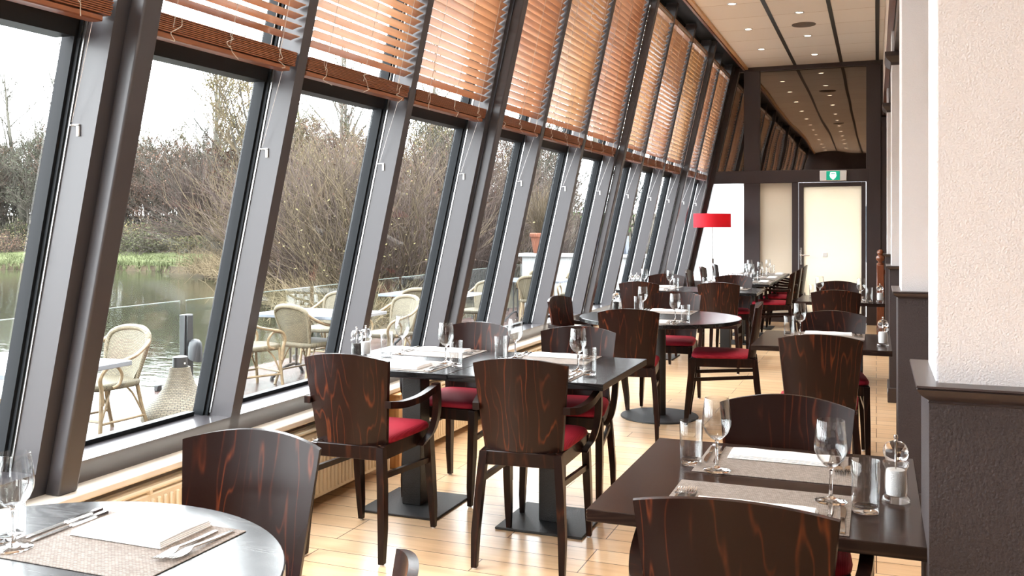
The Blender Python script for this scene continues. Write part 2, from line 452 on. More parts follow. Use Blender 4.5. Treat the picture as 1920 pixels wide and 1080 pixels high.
def mk_blind():
    m, nt, b = newmat('varnished_blind_wood'); L = nt.links.new
    tc = N(nt, 'ShaderNodeTexCoord'); oi = N(nt, 'ShaderNodeObjectInfo')
    mp = N(nt, 'ShaderNodeMapping'); mp.inputs['Scale'].default_value = (30, 2, 30); L(tc.outputs['Object'], mp.inputs['Vector'])
    n = N(nt, 'ShaderNodeTexNoise'); setin(n, Scale=1.0, Detail=3.0); L(mp.outputs[0], n.inputs['Vector'])
    r = N(nt, 'ShaderNodeValToRGB'); r.color_ramp.elements[0].color = (.37, .18, .085, 1); r.color_ramp.elements[0].position = .25
    r.color_ramp.elements[1].color = (.53, .31, .165, 1); r.color_ramp.elements[1].position = .75
    L(n.outputs['Fac'], r.inputs[0])
    hv = N(nt, 'ShaderNodeHueSaturation'); L(r.outputs[0], hv.inputs['Color'])
    L(math_(nt, 'ADD', math_(nt, 'MULTIPLY', oi.outputs['Random'], .022), .49), hv.inputs['Hue'])
    L(hv.outputs[0], b.inputs['Base Color'])
    b.inputs['Roughness'].default_value = .35; b.inputs['Coat Weight'].default_value = .9; b.inputs['Coat Roughness'].default_value = .2
    return m
M['blind'] = mk_blind()
M['blindstack'] = wood('blind_rail_wood', (.21, .072, .03), (.30, .11, .05), (30, 2, 30), 12, 2, .4, .3)

def mk_shade():
    m = bpy.data.materials.new('red_lamp_fabric'); m.use_nodes = True; nt = m.node_tree; b = nt.nodes['Principled BSDF']
    out = [n for n in nt.nodes if n.type == 'OUTPUT_MATERIAL'][0]
    b.inputs['Base Color'].default_value = (.62, .012, .03, 1); b.inputs['Roughness'].default_value = .7
    t = N(nt, 'ShaderNodeBsdfTranslucent'); t.inputs[0].default_value = (.75, .02, .05, 1)
    mx = N(nt, 'ShaderNodeMixShader'); mx.inputs[0].default_value = .5
    nt.links.new(b.outputs[0], mx.inputs[1]); nt.links.new(t.outputs[0], mx.inputs[2]); nt.links.new(mx.outputs[0], out.inputs[0])
    return m
M['redshade'] = mk_shade()
def emis(name, col, st):
    m, nt, b = newmat(name); b.inputs['Base Color'].default_value = (*col, 1)
    b.inputs['Emission Color'].default_value = (*col, 1); b.inputs['Emission Strength'].default_value = st
    return m
M['lens'] = emis('lit_lamp_lens', (1, .86, .66), 9)
M['exitgreen'] = emis('lit_green_sign', (.0, .26, .16), .8)
M['exitwhite'] = emis('lit_white_sign', (.85, 1, .93), 1.4)

def mk_water():
    m, nt, b = newmat('pond_water'); L = nt.links.new
    b.inputs['Base Color'].default_value = (.028, .030, .018, 1); b.inputs['Roughness'].default_value = .05; b.inputs['IOR'].default_value = 1.33
    tc = N(nt, 'ShaderNodeTexCoord'); mp = N(nt, 'ShaderNodeMapping'); L(tc.outputs['Object'], mp.inputs['Vector'])
    mp.inputs['Rotation'].default_value = (0, 0, radians(40)); mp.inputs['Scale'].default_value = (.7, 1.6, 1)
    n = N(nt, 'ShaderNodeTexNoise'); setin(n, Scale=3.0, Detail=3.0); L(mp.outputs[0], n.inputs['Vector'])
    bp = N(nt, 'ShaderNodeBump'); setin(bp, Strength=.12, Distance=.06); L(n.outputs['Fac'], bp.inputs['Height']); L(bp.outputs[0], b.inputs['Normal'])
    return m
M['water'] = mk_water()
def mk_noise2(name, c1, c2, scale, rough=.95):
    m, nt, b = newmat(name); L = nt.links.new
    tc = N(nt, 'ShaderNodeTexCoord'); n = N(nt, 'ShaderNodeTexNoise'); setin(n, Scale=scale, Detail=6.0, Roughness=.7); L(tc.outputs['Object'], n.inputs['Vector'])
    r = N(nt, 'ShaderNodeValToRGB'); r.color_ramp.elements[0].color = (*c1, 1); r.color_ramp.elements[0].position = .35
    r.color_ramp.elements[1].color = (*c2, 1); r.color_ramp.elements[1].position = .65
    L(n.outputs['Fac'], r.inputs[0]); L(r.outputs[0], b.inputs['Base Color']); b.inputs['Roughness'].default_value = rough
    b.inputs['Specular IOR Level'].default_value = .1
    return m
M['grass'] = mk_noise2('grass_bank', (.06, .07, .032), (.10, .115, .05), 1.2)
M['litter'] = mk_noise2('leaf_litter', (.022, .018, .012), (.07, .055, .035), 1.5)
def leafmat(name, col, var=.35):
    m, nt, b = newmat(name); L = nt.links.new
    g = N(nt, 'ShaderNodeNewGeometry'); oi = N(nt, 'ShaderNodeObjectInfo')
    r = N(nt, 'ShaderNodeValToRGB'); r.color_ramp.elements[0].color = (*[c*(1-var) for c in col], 1)
    r.color_ramp.elements[1].color = (*[c*(1+var) for c in col], 1)
    L(g.outputs['Random Per Island'], r.inputs[0])
    hv = N(nt, 'ShaderNodeHueSaturation'); L(r.outputs[0], hv.inputs['Color'])
    L(math_(nt, 'ADD', math_(nt, 'MULTIPLY', oi.outputs['Random'], .5), .75), hv.inputs['Value'])
    L(hv.outputs[0], b.inputs['Base Color']); b.inputs['Roughness'].default_value = .85; b.inputs['Specular IOR Level'].default_value = .15
    return m
M['tw_grey'] = leafmat('grey_twigs', (0.054, 0.0475, 0.0389))
M['tw_red'] = leafmat('reddish_twigs', (0.052, 0.038, 0.032))
M['tw_tan'] = leafmat('tan_twigs', (0.0828, 0.0634, 0.0403))
M['tw_pale'] = leafmat('pale_twigs', (0.085, 0.08, 0.066))
M['lf_rust'] = leafmat('rusty_leaves', (0.0864, 0.0504, 0.036))
M['lf_olive'] = leafmat('olive_leaves', (0.0612, 0.0648, 0.0324))
M['lf_grey'] = leafmat('greygreen_leaves', (0.0446, 0.049, 0.0324))
M['lf_straw'] = leafmat('straw_leaves', (0.1296, 0.1116, 0.054))
M['lf_green'] = leafmat('green_leaves', (0.045, 0.08, 0.022))
M['straw'] = leafmat('dry_reed', (0.144, 0.1116, 0.0684))
M['grassblade'] = leafmat('grass_blades', (0.088, 0.10, 0.048))

# ------------------------------------------------------------------ the room
Y0, Y1 = -2.7, 14.4
def LX(z): return -2.75+.2265*(z-.49)          # room-side face of the leaning mullions
ZT = -.27                                       # terrace level
def lean(mb, x0, x1, y0, y1, z0, z1, mi=0):
    a, b = LX(z0), LX(z1)
    mb.loft([[(a+x0, y0, z0), (a+x1, y0, z0), (a+x1, y1, z0), (a+x0, y1, z0)],
             [(b+x0, y0, z1), (b+x1, y0, z1), (b+x1, y1, z1), (b+x0, y1, z1)]], mi=mi)

mb = MB(); mb.bx(-2.76, 3.5, Y0, Y1+.1, -.12, 0); struct('floor', mb, M['floor'])
mb = MB(); mb.bx(-1.80, .09, Y0, Y1, 3.82, 3.9); struct('ceiling', mb, M['ceiling'])
n_tr = 0
def trim(mb, m, smooth=True):
    global n_tr; n_tr += 1
    return struct('trim_%d' % n_tr, mb, m, smooth=smooth)
for x in (-1.12, -.475, .012):                   # dark ceiling tracks
    mb = MB(); mb.bx(x-.022, x+.022, Y0, Y1, 3.812, 3.835); trim(mb, M['blackmetal'])
mb = MB(); mb.bx(.13, 3.5, Y0, Y1, 3.02, 3.12); struct('ceiling_right', mb, M['wallpale'])
mb = MB(); mb.bx(.09, .13, Y0, Y1, 3.06, 3.9); struct('wall_beam', mb, M['wallpale'])
mb = MB(); mb.bx(.085, .135, Y0, Y1, 3.02, 3.06); trim(mb, M['redwood'])
mb = MB(); mb.bx(.135, .5, Y0, Y1, 2.85, 3.02); trim(mb, M['darkpaint'])
# edge between ceiling and window wall
mb = MB(); mb.bx(-2.25, -1.875, Y0, Y1, 3.84, 3.96); trim(mb, M['gasket'])
mb = MB(); mb.bx(-1.845, -1.80, Y0, Y1, 3.79, 3.86, .004); trim(mb, M['oakpanel'])
mb = MB(); mb.bx(-1.875, -1.845, Y0, Y1, 3.775, 3.85, .003); trim(mb, M['redwood'])
# low wall and window board
mb = MB(); mb.bx(-2.98, -2.76, Y0, Y1, -.4, .44); struct('wall_left', mb, M['wallpale'])
mb = MB(); mb.bx(-3.0, -2.645, Y0, Y1, .442, .476, .008); trim(mb, M['stone'])

# mullions, steel posts and panes of the leaning window wall
MY = [-1.85, -.78, .28, 1.352, 2.42, 3.476, 4.53, 5.609, 6.681, 7.761, 8.859, 9.982, 11.08, 12.14, 13.15, 14.12]
POSTS = (1, 4, 7, 10, 13)
for i, y in enumerate(MY):
    mb = MB(); lean(mb, -.12, 0, y, y+.066, .47, 3.86)
    trim(mb, M['paint'])
    if i in POSTS:
        mb = MB(); lean(mb, .004, .072, y+.05, y+.135, .476, 3.84)
        o = mb.build('steel_post', M['paint']); o['kind'] = 'structure'
        bv = o.modifiers.new('b', 'BEVEL'); bv.width = .008; bv.segments = 3; bv.limit_method = 'ANGLE'
for i in range(len(MY)-1):
    a, b = MY[i]+.066, MY[i+1]
    fr = MB()
    for x0, x1, e in ((-.138, -.124, .012), (-.158, -.141, .022), (-.205, -.161, .016)):
        lean(fr, x0, x1, a-.03, a+e-.02, .50, 3.84); lean(fr, x0, x1, b-e, b+.03, .50, 3.84)
    lean(fr, -.22, -.175, a+.02, b-.04, .53, .582); lean(fr, -.205, -.12, a+.02, b-.04, 2.07, 2.15); lean(fr, -.205, -.12, a+.02, b-.04, 3.76, 3.83)
    o = struct('window_%d' % (i+1), fr, M['gasket'], smooth=False)
    p = MB(); lean(p, -.192, -.184, a+.015, b-.035, .57, 2.085); lean(p, -.192, -.184, a+.015, b-.035, 2.135, 3.78)
    p.build('pane', M['pane'], o, False)
    s_ = MB(); lean(s_, -.123, -.114, b-.005, b-.001, .575, 3.8); s_.build('seal_strip', M['satin'], o, False)
    s_ = MB(); lean(s_, -.21, 0, a, b, .476, .562); s_.build('sill_frame', M['sillpaint'], o, False)

mb = MB(); lean(mb, -.2, .0, MY[-1]+.066, Y1, .47, 3.86); trim(mb, M['darkpaint'])
# end wall: dark frames, frosted panes, door and dark glass above
f = MB()
f.bx(-1.865, -1.63, Y1-.02, Y1+.12, 0, 3.82, .004)
f.bx(-1.166, -1.075, Y1-.02, Y1+.12, 0, 2.08, .004)
f.bx(-.135, .062, Y1-.02, Y1+.12, 0, 3.82, .004)
f.bx(-3.0, -.1, Y1-.025, Y1+.12, 2.076, 2.262, .004)
f.bx(-2.2, .09, Y1-.025, Y1+.12, 3.757, 3.9, .004)
lean(f, -.02, .075, Y1-.03, Y1+.12, .3, 3.84)
f.bx(-2.8, -1.85, Y1-.025, Y1+.12, .49, .59, .003); f.bx(-1.64, -1.16, Y1-.02, Y1+.12, 0, .12)
f.bx(-2.9, -1.85, Y1, Y1+.12, -.1, .5)
wf = struct('wall_far', f, M['darkpaint'])
g = MB(); lean(g, .06, .07, Y1+.04, Y1+.05, .58, 2.08)
g = MB()
def quadpane(mb, z0, z1, x1, y=Y1+.045, t=.01):
    a, b = LX(z0)+.05, LX(z1)+.05
    mb.loft([[(a, y, z0), (x1, y, z0), (x1, y+t, z0), (a, y+t, z0)], [(b, y, z1), (x1, y, z1), (x1, y+t, z1), (b, y+t, z1)]])
quadpane(g, .58, 2.09, -1.86); g.build('pane', M['frost_white'], wf, False)['label'] = 'bright white frosted pane'
g = MB(); g.bx(-1.635, -1.16, Y1+.045, Y1+.055, .11, 2.09); g.build('pane', M['frost_cream'], wf, False)['label'] = 'cream frosted pane'
g = MB(); quadpane(g, 2.25, 3.77, -1.86); g.bx(-1.635, -.13, Y1+.045, Y1+.055, 2.25, 3.77)
g.build('transom_glass', M['mirror'], wf, False)['label'] = 'dark reflecting glass above the door'
g = MB(); g.bx(.062, 3.5, Y1, Y1+.12, 0, 3.02); g.bx(.062, .3, Y1, Y1+.12, 3.0, 3.9); struct('wall_far_right', g, M['darkpaint'])
d = MB()
d.bx(-1.07, -1.0, Y1-.03, Y1+.05, .01, 2.072, .004); d.bx(-.2, -.14, Y1-.03, Y1+.05, .01, 2.072, .004)
d.bx(-1.0, -.2, Y1-.03, Y1+.05, 2.01, 2.072, .004); d.bx(-1.0, -.2, Y1-.03, Y1+.05, .01, .16, .004)
door = struct('door_1', d, M['darkpaint'])
g = MB(); g.bx(-1.005, -.195, Y1+.005, Y1+.017, .15, 2.015); g.build('pane', M['frost_door'], door, False)['label'] = 'cream frosted glass'
h = MB(); h.bx(-1.052, -1.022, Y1-.042, Y1-.03, .86, 1.11, .003); h.build('handle_plate', M['chrome'], door)
h = MB(); h.tube(catmull([(-1.037, Y1-.04, 1.0), (-1.037, Y1-.085, 1.0), (-1.0, Y1-.095, 1.0), (-.91, Y1-.09, 1.0)], 5), .011, 8); h.build('lever_handle', M['chrome'], door)
h = MB(); h.bx(-.735, -.665, Y1-.012, Y1+.005, .975, 1.045, .006); o = h.build('switch_box', M['white'], door)

# far part of the hall beyond the pillars, and the wall behind the camera with a window added for light
mb = MB(); mb.bx(3.5, 3.6, Y0-.1, Y1+.1, -.1, 3.9); struct('wall_right', mb, M['wallpale'])
mb = MB()
BW = (.25, 3.3, .6, 2.9)  # added opening, placed to throw sky light on the nearest pillar
mb.bx(-3.0, BW[0], Y0-.15, Y0, -.1, 3.96); mb.bx(BW[1], 3.6, Y0-.15, Y0, -.1, 3.96)
mb.bx(BW[0], BW[1], Y0-.15, Y0, -.1, BW[2]); mb.bx(BW[0], BW[1], Y0-.15, Y0, BW[3], 3.96)
struct('wall_back', mb, M['darkpaint'])
mb = MB()
for x in (.25, 1.25, 2.25, 3.24): mb.bx(x, x+.06, Y0-.1, Y0-.03, BW[2], BW[3])
mb.bx(BW[0], BW[1], Y0-.1, Y0-.03, BW[2], BW[2]+.06); mb.bx(BW[0], BW[1], Y0-.1, Y0-.03, BW[3]-.06, BW[3])
o = struct('window_16', mb, M['darkpaint'])
p = MB(); p.bx(BW[0]+.02, BW[1]-.02, Y0-.07, Y0-.062, BW[2]+.02, BW[3]-.02); p.build('pane', M['pane'], o, False)

# pillars with dark dado, moulded ledge and small capital
def pillar(y0, y1, label, xw=2.0):  # unseen width stretched to keep back window light off the next pillar
    t = thing('pillar', label, 'pillar'); t['kind'] = 'structure'
    b = MB(); b.bx(.10, xw, y0+.025, y1-.02, 0, 1.075); b.build('dado', M['plaster_dark'], t, False)
    b = MB(); b.bx(.085, xw+.02, y0+.01, y1-.005, 0, .12, .004); b.build('plinth', M['darkpaint'], t)
    b = MB()                                     # ledge: lip, cove, bead
    prof = [(.022, 0), (.017, .006), (.021, .012), (.014, .018), (.004, .03), (-.0, .034), (-.004, .04), (-.003, .046), (0.0, .05)]
    prof = [(0.003, 1.068), (-.002, 1.072), (.0, 1.076), (-.006, 1.08), (-.016, 1.088), (-.022, 1.097), (-.024, 1.1), (-.021, 1.102), (-.025, 1.104), (-.024, 1.108)]
    rings = []
    for o_, z in prof:
        rings.append([(.10+o_, y0+.025+o_, z), (xw-o_, y0+.025+o_, z), (xw-o_, y1-.02-o_, z), (.10+o_, y1-.02-o_, z)])
    b.loft(rings); b.build('ledge', M['darkpaint'], t, True, 25)
    b = MB(); b.bx(.115, xw-.015, y0+.06, y1-.03, 1.1, 3.05, .004); b.build('shaft', M['plaster'], t)
    b = MB()
    rings = []
    for o_, z in [(0, 2.74), (-.006, 2.765), (-.028, 2.785), (-.045, 2.81), (-.048, 2.835), (-.048, 2.845)]:
        rings.append([(.113+o_, y0+.058+o_, z), (xw-.012-o_, y0+.058+o_, z), (xw-.012-o_, y1-.028-o_, z), (.113+o_, y1-.028-o_, z)])
    b.loft(rings); b.build('capital', M['darkpaint'], t, True, 25)
    return t
pillar(2.045, 2.447, 'pale plaster pillar with a dark dado, nearest the camera')
pillar(4.95, 5.43, 'pale plaster pillar with dark dado beside the second brown table')
pillar(8.12, 8.6, 'pale plaster pillar with dark dado, third from the camera')
pillar(11.5, 11.95, 'pale plaster pillar with dark dado behind the red wooden newel post')
pillar(-1.0, -.55, 'pale plaster pillar with dark dado behind the camera')

# recessed downlights (two rows) and a round ceiling speaker
def downlight(x, y):
    t = thing('ceiling_downlight', 'small round lit downlight recessed in the pale ceiling', 'ceiling light', (x, y, 3.82), 0, 'recessed downlights of the ceiling')
    b = MB(); b.lathe([(.038, .0), (.040, -.004), (.052, -.005), (.054, 0), (.054, .001)], 20); b.build('trim_ring', M['satin'], t)
    b = MB(); b.lathe([(0, -.002), (.037, -.002), (.037, .0)], 16); b.build('lens', M['lens'], t)
    return t
dl = Kind(downlight(0, 0)); spots = []
lab = 'small round lit downlight recessed in the pale ceiling'
for k in range(-9, 3): spots.append((-1.445, 10.18+1.38*k)); spots.append((-.80, 10.86+1.37*k))
for x, y in spots:
    if Y0+.2 < y < Y1-.2:
        dl.put((x, y, 3.82), 0, lab, 'recessed downlights of the ceiling')
        ld = bpy.data.lights.new('downlight_beam', 'SPOT'); ld.energy = DOWNLIGHT_W; ld.color = (1, .92, .82)
        ld.spot_size = radians(120); ld.spot_blend = .8; ld.shadow_soft_size = .05
        lo = bpy.data.objects.new('downlight_beam', ld); COL.objects.link(lo); lo.location = (x, y, 3.80)
b = MB(); b.lathe([(0, -.012), (.10, -.012), (.115, -.008), (.135, -.008), (.138, 0), (.138, .002)], 32)
for yy, lb in ((11.53, 'round grey speaker grille set in the pale ceiling near the end wall'), (6.0, 'round grey speaker grille in the pale ceiling above the mid hall')):
    o = b.build('ceiling_speaker', simple('grey_speaker_grille', (.16, .13, .10), .6, bump=1, bscale=300))
    o.location = (-.80, yy, 3.82); tag(o, lb, 'speaker')

# exit sign above the door
t = thing('exit_sign', 'white exit sign box with a lit green centre above the door', 'sign', (-.585, Y1-.03, 2.165))
b = MB(); b.bx(-.185, .185, -.07, 0, -.075, .075, .006); b.build('housing', M['white'], t)
b = MB(); b.bx(-.093, .093, -.076, -.069, -.066, .066, .002); b.build('green_panel', M['exitgreen'], t)
b = MB()
out = [(-.036, .052), (.036, .052), (.046, .0), (.034, -.03), (0, -.06), (-.034, -.03), (-.046, 0)]
b.loft([[(x, -.0795, z) for x, z in out], [(x, -.0755, z) for x, z in out]]); b.build('white_symbol', M['exitwhite'], t, False)
b = MB(); b.bx(-.03, .03, -.081, -.079, .024, .036); b.build('symbol_bar', M['exitgreen'], t, False)

# newel post with a short rail at the far end of the arcade
t = thing('newel_post', 'red brown turned wooden newel post with ball finial by the far pillars', 'post', (.05, 13.0, 0))
b = MB(); b.bx(-.045, .045, -.045, .045, 0, .93, .006); b.build('shaft', M['redwood'], t)
b = MB(); b.lathe([(0, .93), (.042, .93), (.045, .945), (.022, .96), (.03, .975), (.05, .995), (.055, 1.02), (.047, 1.045), (.028, 1.055), (.034, 1.065), (.042, 1.085), (.036, 1.11), (.018, 1.125), (0, 1.13)], 20); b.build('finial', M['redwood'], t)
b = MB(); b.bx(.045, 1.3, -.03, .03, .80, .87, .012); b.build('handrail', M['redwood'], t)
for k in range(7):
    b = MB(); b.bx(.17+.16*k, .2+.16*k, -.015, .015, 0, .80, .003); b.build('baluster', M['redwood'], t)

# radiators under the window board
def radiator(y0, y1, label):
    t = thing('radiator', label, 'radiator', (-2.66, (y0+y1)/2, 0))
    Lh = (y1-y0)/2; b = MB()
    n = int((y1-y0)/.035)
    b.bx(-.055, .022, -Lh, Lh, .05, .385, .006)
    for k in range(n):
        yy = -Lh+.03+k*(2*Lh-.06)/(n-1); b.bx(.018, .034, yy-.009, yy+.009, .07, .365, .005)
    b.build('ribbed_panel', M['cream'], t)
    b = MB()
    for k in range(3): b.tube([(-.04+.028*k, -Lh, .402), (-.04+.028*k, Lh, .402)], .009, 8)
    for k in range(int((y1-y0)/.3)+1): b.bx(-.05, .03, -Lh+.01+.3*k, -Lh+.022+.3*k, .385, .402)
    b.build('top_grille', M['cream'], t)
    b = MB(); b.tube(catmull([(.0, Lh-.02, .10), (.0, Lh+.05, .10), (.0, Lh+.055, .05), (.0, Lh+.055, .0)], 4), .011, 8); b.build('pipe', M['cream'], t)
radiator(-2.2, 1.2, 'cream ribbed radiator under the window behind the camera')
radiator(1.35, 4.75, 'cream ribbed radiator under the window beside the near tables')
radiator(5.15, 8.4, 'cream ribbed radiator under the window beside the round mid table')
radiator(8.75, 11.9, 'cream ribbed radiator under the far windows')
t = thing('radiator_casing', 'honey coloured wooden boxing below the window beside the paired tables', 'wooden boxing', (-2.66, 4.95, 0))
b = MB(); b.bx(-.09, .05, -.1, .1, 0, .43, .004); b.build('box', M['oakpanel'], t)
b = MB(); b.bx(-.09, .06, -.11, .11, .43, .441, .003); b.build('top_board', M['oakpanel'], t)

# wooden slat blinds
TILT = [12, 12, 12, 12, 13, 20, 30, 35, 33, 36, 32, 37, 35, 33, 35]
ORD = ['', '', '', 'first', 'second', 'third', 'fourth', 'fifth', 'sixth', 'seventh', 'eighth', 'ninth', 'tenth', 'eleventh', 'twelfth']
def blind(i):
    a = MY[i]+(.15 if i in POSTS else .085); b = MY[i+1]-.012; ym = (a+b)/2; hw = (b-a)/2
    lb = ('wooden slat blind, %s along the window wall from the camera' % ORD[i]) if ORD[i] else 'wooden slat blind behind the camera, number %s from back wall' % ('one', 'two', 'three')[i]
    t = thing('wooden_blind', lb, 'blind', (LX(2.1), ym, 2.1), 0, 'wooden slat blinds of the window wall')
    def C(z): return .2265*(z-2.1)-.028
    rnd = random.Random(i); sl = MB(); zz = 2.255; tilt = radians(TILT[i])
    while zz < 3.60:
        tt = tilt+radians(rnd.uniform(-1.2, 1.2)); cx = C(zz); hwid = .0255
        dx, dz = cos(tt)*hwid, sin(tt)*hwid; nx, nz = -sin(tt)*.0014, cos(tt)*.0014
        prof = []
        for u, bow in ((-1, 0), (-.5, .0012), (0, .0018), (.5, .0012), (1, 0)): prof.append((cx+u*dx+nx+bow*nx/.0014, zz+u*dz+nz+bow*nz/.0014))
        for u, bow in ((1, 0), (.5, .0012), (0, .0018), (-.5, .0012), (-1, 0)): prof.append((cx+u*dx-nx+bow*nx/.0014, zz+u*dz-nz+bow*nz/.0014))
        j = rnd.uniform(-.003, .003)
        sl.loft([[(x, -hw+j, z) for x, z in prof], [(x, hw+j, z) for x, z in prof]])
        zz += .0455
    sl.build('slats', M['blind'], t, True, 50)
    st = MB()
    for k in range(9):
        z = 2.135+k*.0068; st.bx(C(z)-.0255, C(z)+.0255, -hw+rnd.uniform(-.003, .003), hw+rnd.uniform(-.003, .003), z-2.1+2.1-.0022, z+.0022)
    st.build('slat_stack', M['blindstack'], t, False)
    br_ = MB(); br_.bx(C(2.115)-.026, C(2.115)+.026, -hw, hw-.03, 2.108, 2.13, .004); br_.build('bottom_rail', M['blindstack'], t)
    hr = MB(); hr.bx(C(3.66)-.03, C(3.66)+.03, -hw, hw, 3.62, 3.69, .003); hr.build('head_rail', M['blind'], t)
    hr = MB(); hr.bx(C(3.66)+.03, C(3.66)+.034, -hw*.75, hw*.75, 3.635, 3.66); hr.build('rail_strip', M['satin'], t)
    cd = MB()
    for q in (-.72, 0, .72):
        y = q*hw
        for s_ in (-1, 1):
            cd.tube([(C(2.15)+s_*.028, y, 2.15), (C(3.63)+s_*.028, y, 3.63)], .0016, 4)
        pts = [(C(2.2)+.03, y, 2.21)]
        for k in range(7): pts.append((C(2.15)+.034+rnd.uniform(0, .012), y+rnd.uniform(-.035, .035), 2.19-.016*k+rnd.uniform(-.012, .012)))
        cd.tube(catmull(pts, 4), .0016, 4)
    cd.build('ladder_cords', M['cord'], t, False)
    wz = 1.77-2.1
    wr = MB(); y = MY[i+1]-.004-ym
    wr.tube([(C(2.105)-.0, hw-.05, 2.105), (C(1.77)-.062, y-.012, 1.785)], .0012, 4); wr.build('guide_wire', M['white'], t, False)
    bk = MB(); bx_ = C(1.77)-.05
    bk.bx(bx_-.003, bx_+.008, y-.003, y+.002, 1.737, 1.775); bk.bx(bx_-.022, bx_+.008, y-.003, y+.002, 1.772, 1.778); bk.bx(bx_-.022, bx_-.012, y-.016, y, 1.772, 1.776)
    bk.build('wire_bracket', M['white'], t, False)
    for ch in t.children: ch.location = (0, 0, -2.1)
for i in range(len(MY)-1): blind(i)

# ------------------------------------------------------------------ dining chairs
def make_chair(arms):
    t = thing('dining_armchair' if arms else 'dining_chair', '', 'chair')
    b = MB()
    def P(u, v):
        s = 2*u-1; wv = .168+.036*v; x = s*wv
        zb = .492-.012*(1-s*s); zt = .886-.030*s*s; z = zb+(zt-zb)*v
        y = -.222-.055*v+.04*s*s-.012*(1-v)*0
        th = .0085; nx = -.08*s/ wv*.2
        return Vector((x+th*s*.35, y+th, z)), Vector((x-th*s*.0, y-th, z))
    b.shell(P, 16, 8, .017); b.build('backrest', M['veneer'], t)
    b = MB()                                     # apron frame
    b.bx(-.15, .15, -.235, -.208, .43, .489, .003); b.bx(-.195, .195, .195, .222, .43, .49, .003)
    for q in (-1, 1):
        e = sorted((q*.15, q*.174)); g = sorted((q*.175, q*.20))
        b.loft([[(e[0], -.22, .43), (e[1], -.22, .43), (e[1], -.22, .49), (e[0], -.22, .49)], [(g[0], .21, .43), (g[1], .21, .43), (g[1], .21, .49), (g[0], .21, .49)]])
    b.build('seat_apron', M['chairframe'], t)
    b = MB(); nx, ny = 12, 12
    top = []; rings = []
    def sq(r, z):
        o = []
        for k in range(32):
            a = 2*PI*k/32; c, s_ = cos(a), sin(a); p = .28
            x = (abs(c)**p)*(1 if c > 0 else -1); y = (abs(s_)**p)*(1 if s_ > 0 else -1)
            o.append((x*(.192+.016*y)*r, .005+y*.212*r, z))
        return o
    for r, z in ((.93, .484), (1.0, .492), (1.01, .503), (.985, .515), (.92, .523), (.75, .529), (.45, .533), (.1, .534)): rings.append(sq(r, z))
    b.loft(rings); b.build('seat', M['seat'], t, True, 60)
    for s in (-1, 1):
        b = MB(); b.rloft([(s*.188, -.268, .008, .012, .014), (s*.186, -.256, .15, .0155, .019), (s*.174, -.236, .33, .0165, .021), (s*.160, -.222, .487, .0165, .018)])
        o = b.build('leg', M['chairframe'], t)
        b = MB(); b.lathe([(0, 0), (.010, 0), (.010, .009), (0, .009)], 10, (s*.188, -.268, 0)); b.build('glide', M['white'], o)
        b = MB(); b.rloft([(s*.192, .252, .008, .011, .012), (s*.192, .246, .10, .0145, .018), (s*.190, .226, .26, .0165, .024), (s*.187, .208, .43, .017, .024), (s*.187, .206, .485, .017, .022)])
        o = b.build('leg', M['chairframe'], t)
        b = MB(); b.lathe([(0, 0), (.009, 0), (.009, .009), (0, .009)], 10, (s*.192, .252, 0)); b.build('glide', M['white'], o)
        b = MB(); b.loft([[(s*.172-.009, -.225, .365-.012), (s*.172+.009, -.225, .365-.012), (s*.172+.009, -.225, .365+.012), (s*.172-.009, -.225, .365+.012)],
                          [(s*.188-.009, .215, .335-.012), (s*.188+.009, .215, .335-.012), (s*.188+.009, .215, .335+.012), (s*.188-.009, .215, .335+.012)]])
        b.build('stretcher', M['chairframe'], t)
        if arms:
            b = MB(); rings = []
            path = catmull([(s*.196, -.235, .672), (s*.222, -.15, .662), (s*.246, -.03, .668), (s*.256, .09, .688), (s*.257, .148, .697)], 5)
            for p in path:
                rings.append([(p.x-.013, p.y, p.z-.016), (p.x+.017, p.y, p.z-.016), (p.x+.017, p.y, p.z+.014), (p.x-.013, p.y, p.z+.014)])
            b.loft(rings)
            path = catmull([(s*.257, .13, .711), (s*.257, .142, .64), (s*.250, .150, .56), (s*.232, .135, .485), (s*.208, .105, .445), (s*.204, .09, .432)], 5)
            rings = []
            for p in path: rings.append([(p.x-.014, p.y-.017, p.z), (p.x+.016, p.y-.017, p.z), (p.x+.016, p.y+.017, p.z), (p.x-.014, p.y+.017, p.z)])
            b.loft(rings); b.build('arm', M['chairframe'], t)
    return t
ARM = Kind(make_chair(True)); SIDE = Kind(make_chair(False))
BK = 'dark stained chair with crimson seat and curved wooden back '
GR = 'dark dining chairs with crimson seats'
D = radians
def chair(k, x, y, deg, label): return k.put((x, y, 0), D(deg), label, GR)
chair(ARM, -2.135, 3.71, 2, 'dark armchair, back to the camera, nearest the radiator at the paired black tables')
chair(ARM, -1.398, 3.845, 5, 'armchair with red grained back, back to camera, aisle side of the paired tables')
chair(ARM, -2.105, 4.585, 178, 'dark armchair facing the camera across the paired black tables, on the window side')
chair(ARM, -1.475, 4.59, 187, 'dark armchair facing the camera across the paired black tables, on the aisle side')
chair(SIDE, -1.52, 1.80, 184, 'large dark chair back with arched top rising behind the round near table by the window')
chair(SIDE, -.93, 1.19, 112, 'dark chair whose back corner just shows at the bottom edge beside the round table')
chair(SIDE, -1.58, 6.26, 12, 'dark chair with its back to the camera at the round mid table')
chair(ARM, -2.065, 6.87, -97, 'dark armchair seen from the side between window and round mid table')
chair(SIDE, -1.04, 6.87, 97, 'dark chair facing the window at the round mid table, on the aisle side')
chair(SIDE, -1.545, 7.48, 182, 'dark chair facing the camera behind the round mid table')
chair(SIDE, -2.18, 9.27, -2, 'dark chair, back to camera, at the far window table behind the round table')
chair(SIDE, -1.45, 9.40, 5, 'brown backed chair, back to camera, at the far aisle table behind the round table')
chair(SIDE, -2.23, 10.33, 182, 'brown backed chair facing the camera at the far window table')
